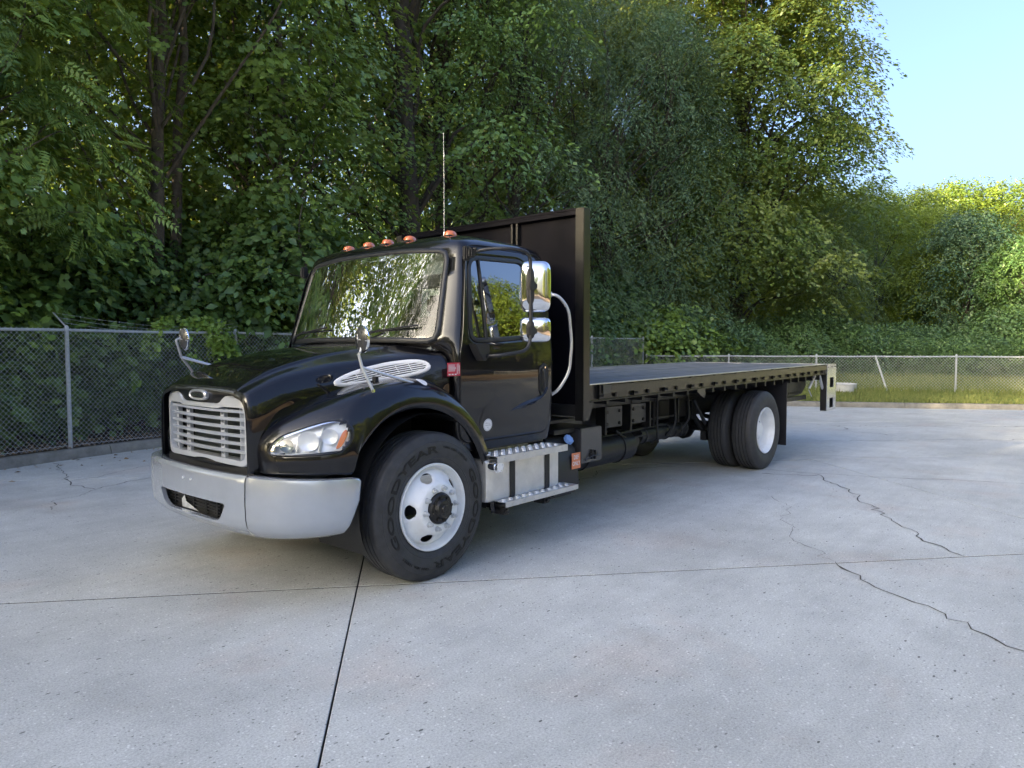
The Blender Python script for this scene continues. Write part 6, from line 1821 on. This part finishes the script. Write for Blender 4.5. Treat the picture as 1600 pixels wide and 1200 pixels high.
# ---- fuel tank and steps (driver side), mirrored tank on the other side
for sy in (-1, 1):
    ft = empty('fuel_tank', (0, 0, 0), TR)
    sec = rounded([(sy*.62, .455), (sy*1.18, .455), (sy*1.18, .785), (sy*.62, .785)], [.08, .035, .03, .08], 6)
    V = []; xs_ = [.50, .505, .52, .60, 1.36, 1.39, 1.40, 1.405]
    for x, s_ in zip(xs_, [.0, .94, .985, 1, 1, .985, .94, 0]):
        for y, z in sec: V.append((x, sy*.90+(y-sy*.90)*s_, .62+(z-.62)*s_))
    n = len(sec); F = [(k*n+i, k*n+(i+1) % n, (k+1)*n+(i+1) % n, (k+1)*n+i) for k in range(len(xs_)-1) for i in range(n)]
    mesh('shell', V, F, MT['alu_tank'], ft, 40)
    for x in (.76, 1.20):
        S = np.array(sec); S2 = grow(S, .006); V = []
        for xx, Q in ((x, grow(S, .001)), (x, S2), (x+.06, S2), (x+.06, grow(S, .001))):
            for y, z in Q: V.append((xx, y, z))
        F = [(k*n+i, k*n+(i+1) % n, (k+1)*n+(i+1) % n, (k+1)*n+i) for k in range(3) for i in range(n)]
        mesh('strap', V, F, MT['frame_black'], ft, 40)
    if sy < 0:
        mb = MB(); mb.cyl((.56, -1.10, .735), (.56, -1.235, .735), .045, 20); mb.cyl((.56, -1.235, .735), (.56, -1.26, .735), .038, 12); 
        for k in range(4): a = k*math.pi/2+.4; mb.box(.56+.034*math.cos(a)-.008, .56+.034*math.cos(a)+.008, -1.265, -1.24, .735+.034*math.sin(a)-.008, .735+.034*math.sin(a)+.008, .003)
        mb.build('filler_cap', MT['chrome'], ft)
    # chequer-plate steps
    def step(name, x0, x1, y0, y1, z, lip, lipx=None):
        s_ = empty(name, (0, 0, 0), TR); mb = MB(); Y0, Y1 = sorted((sy*y0, sy*y1))
        mb.box(x0, x1, Y0, Y1, z-.004, z); yl = sorted((sy*y1, sy*(y1+.004))); mb.box(x0, x1, *yl, z-lip, z+.0015); yl = sorted((sy*(y0-.004), sy*y0)); mb.box(x0, x1-.22, *yl, z-.01, z+.055)
        mb.build('plate', MT['alu'], s_)
        mb = MB(); nx = int((x1-x0)/.042); ny = int((y1-y0)/.040)
        for i in range(nx):
            for j in range(ny):
                cx, cy = x0+.03+i*(x1-x0-.05)/nx, y0+.02+j*(y1-y0-.02)/ny; up_ = (i+j) % 2
                a = (.75 if up_ else -.75); c_, s2 = math.cos(a), math.sin(a)
                q = [(-.018, 0), (0, .005), (.018, 0), (0, -.005)]; V = []
                for zz_, sc_ in ((z, 1), (z+.0045, .7)):
                    for u_, v_ in q: V.append((cx+(u_*c_-v_*s2)*sc_, sy*(cy+(u_*s2+v_*c_)*sc_), zz_))
                mb.add(V, [(4, 5, 6, 7), (0, 1, 5, 4), (1, 2, 6, 5), (2, 3, 7, 6), (3, 0, 4, 7)])
                # drain hole beside every other lug row
        mb.build('tread_lugs', MT['chrome'] if False else MT['alu'], s_)
        if lip > .04:
            mb = MB()
            for i in range(nx//2): mb.cyl((x0+.08+i*(x1-x0-.1)/(nx//2), sy*(y0+.09), z+.0008), (x0+.08+i*(x1-x0-.1)/(nx//2), sy*(y0+.09), z+.0052), .013, 10)
            mb.build('grip_rings', MT['galv'], s_)
        mb = MB()
        for k in range(4): mb.cyl((x0+.08+k*(x1-x0-.16)/3, sy*(y1+.004), z-.022), (x0+.08+k*(x1-x0-.16)/3, sy*(y1+.007), z-.022), .006, 8)
        mb.build('screw', MT['galv'], s_)
    step('upper_step', .52, 1.40, 1.02, 1.265, .818, .050)
    step('lower_step', .60, 1.54, 1.10, 1.275, .462, .038)
    mb = MB()
    for x in (.62, 1.12): mb.box(x, x+.10, *sorted((sy*.6, sy*1.20)), .395, .43); mb.box(x, x+.05, *sorted((sy*1.13, sy*1.24)), .36, .41); mb.cyl((x+.03, sy*1.20, .385), (x+.03, sy*1.26, .385), .016, 8)
    mb.box(.62, 1.50, *sorted((sy*1.085, sy*1.095)), .40, .455)
    mb.build('step_bracket', MT['frame_black'], TR)
    mb = MB(); mb.box(.52, 1.42, *sorted((sy*.62, sy*1.0)), .79, .81); mb.build('tank_cover', MT['frame_black'], TR)
# DEF tank with blue cap and sticker
DT = empty('def_tank', (0, 0, 0), TR)
mb = MB(); mb.prism([(-1.06, .31), (-.60, .31), (-.60, .86), (-.95, .86), (-1.10, .70), (-1.12, .42)], 0, 1.43, 1.80); mb.build('body', MT['plastic'], DT, bev=.03, smooth=50)
mb = MB(); c = Vector((1.70, -1.045, .80)); n_ = Vector((0, -.75, .66)); mb.cyl(c, c+n_*.035, .042, 18, .038)
for a in range(8):
    t = a*math.pi/4; e1 = Vector((1, 0, 0)); e2 = n_.cross(e1).normalized(); q = c+n_*.018+(e1*math.cos(t)+e2*math.sin(t))*.042; mb.cyl(q-n_*.014, q+n_*.014, .007, 6)
mb.build('cap', MT['defblue'], DT)
mb = MB(); mb.box(1.665, 1.795, -1.1205, -1.1185, .555, .695); ds = mb.build('sticker', MT['deforange'], DT)
for s_, zz_ in (('DEF', .655), ('ONLY', .600)):
    Vt, Ft = text_mesh(s_, .052, 0, bold=True); mesh('sticker_lettering', [(1.73+v[0]*.85, -1.1215, zz_+v[1]) for v in Vt], Ft, MT['redwhite'], ds)
# tool / battery box behind the DEF tank
BX = empty('battery_box', (0, 0, 0), TR)
mb = MB(); mb.box(1.80, 2.14, -1.12, -.62, .585, .90); mb.build('body', simple('box_grey_black', (.03, .03, .032), .33, bump=.1, var=.2, coat=.5, coatr=.1), BX, bev=.008)
mb = MB(); mb.box(1.50, 1.80, -1.05, -.62, .865, .905); mb.build('lid', MT['frame_black'], BX, bev=.004)
mb = MB(); mb.box(1.93, 2.05, -1.135, -1.12, .64, .67, .003); mb.box(1.95, 1.975, -1.14, -1.12, .615, .70, .003); mb.box(2.0, 2.02, -1.145, -1.12, .61, .69, .003); mb.tube([(1.86, -1.13, .615), (1.95, -1.15, .645), (2.08, -1.14, .64)], .006, 6); mb.build('latch', MT['frame_black'], BX)
mb = MB(); mb.box(1.44, 1.70, -.60, .60, .965, 1.06); mb.box(1.44, 1.9, -1.0, -.5, .96, .985); mb.build('cab_rear_mount', MT['frame_black'], TR)
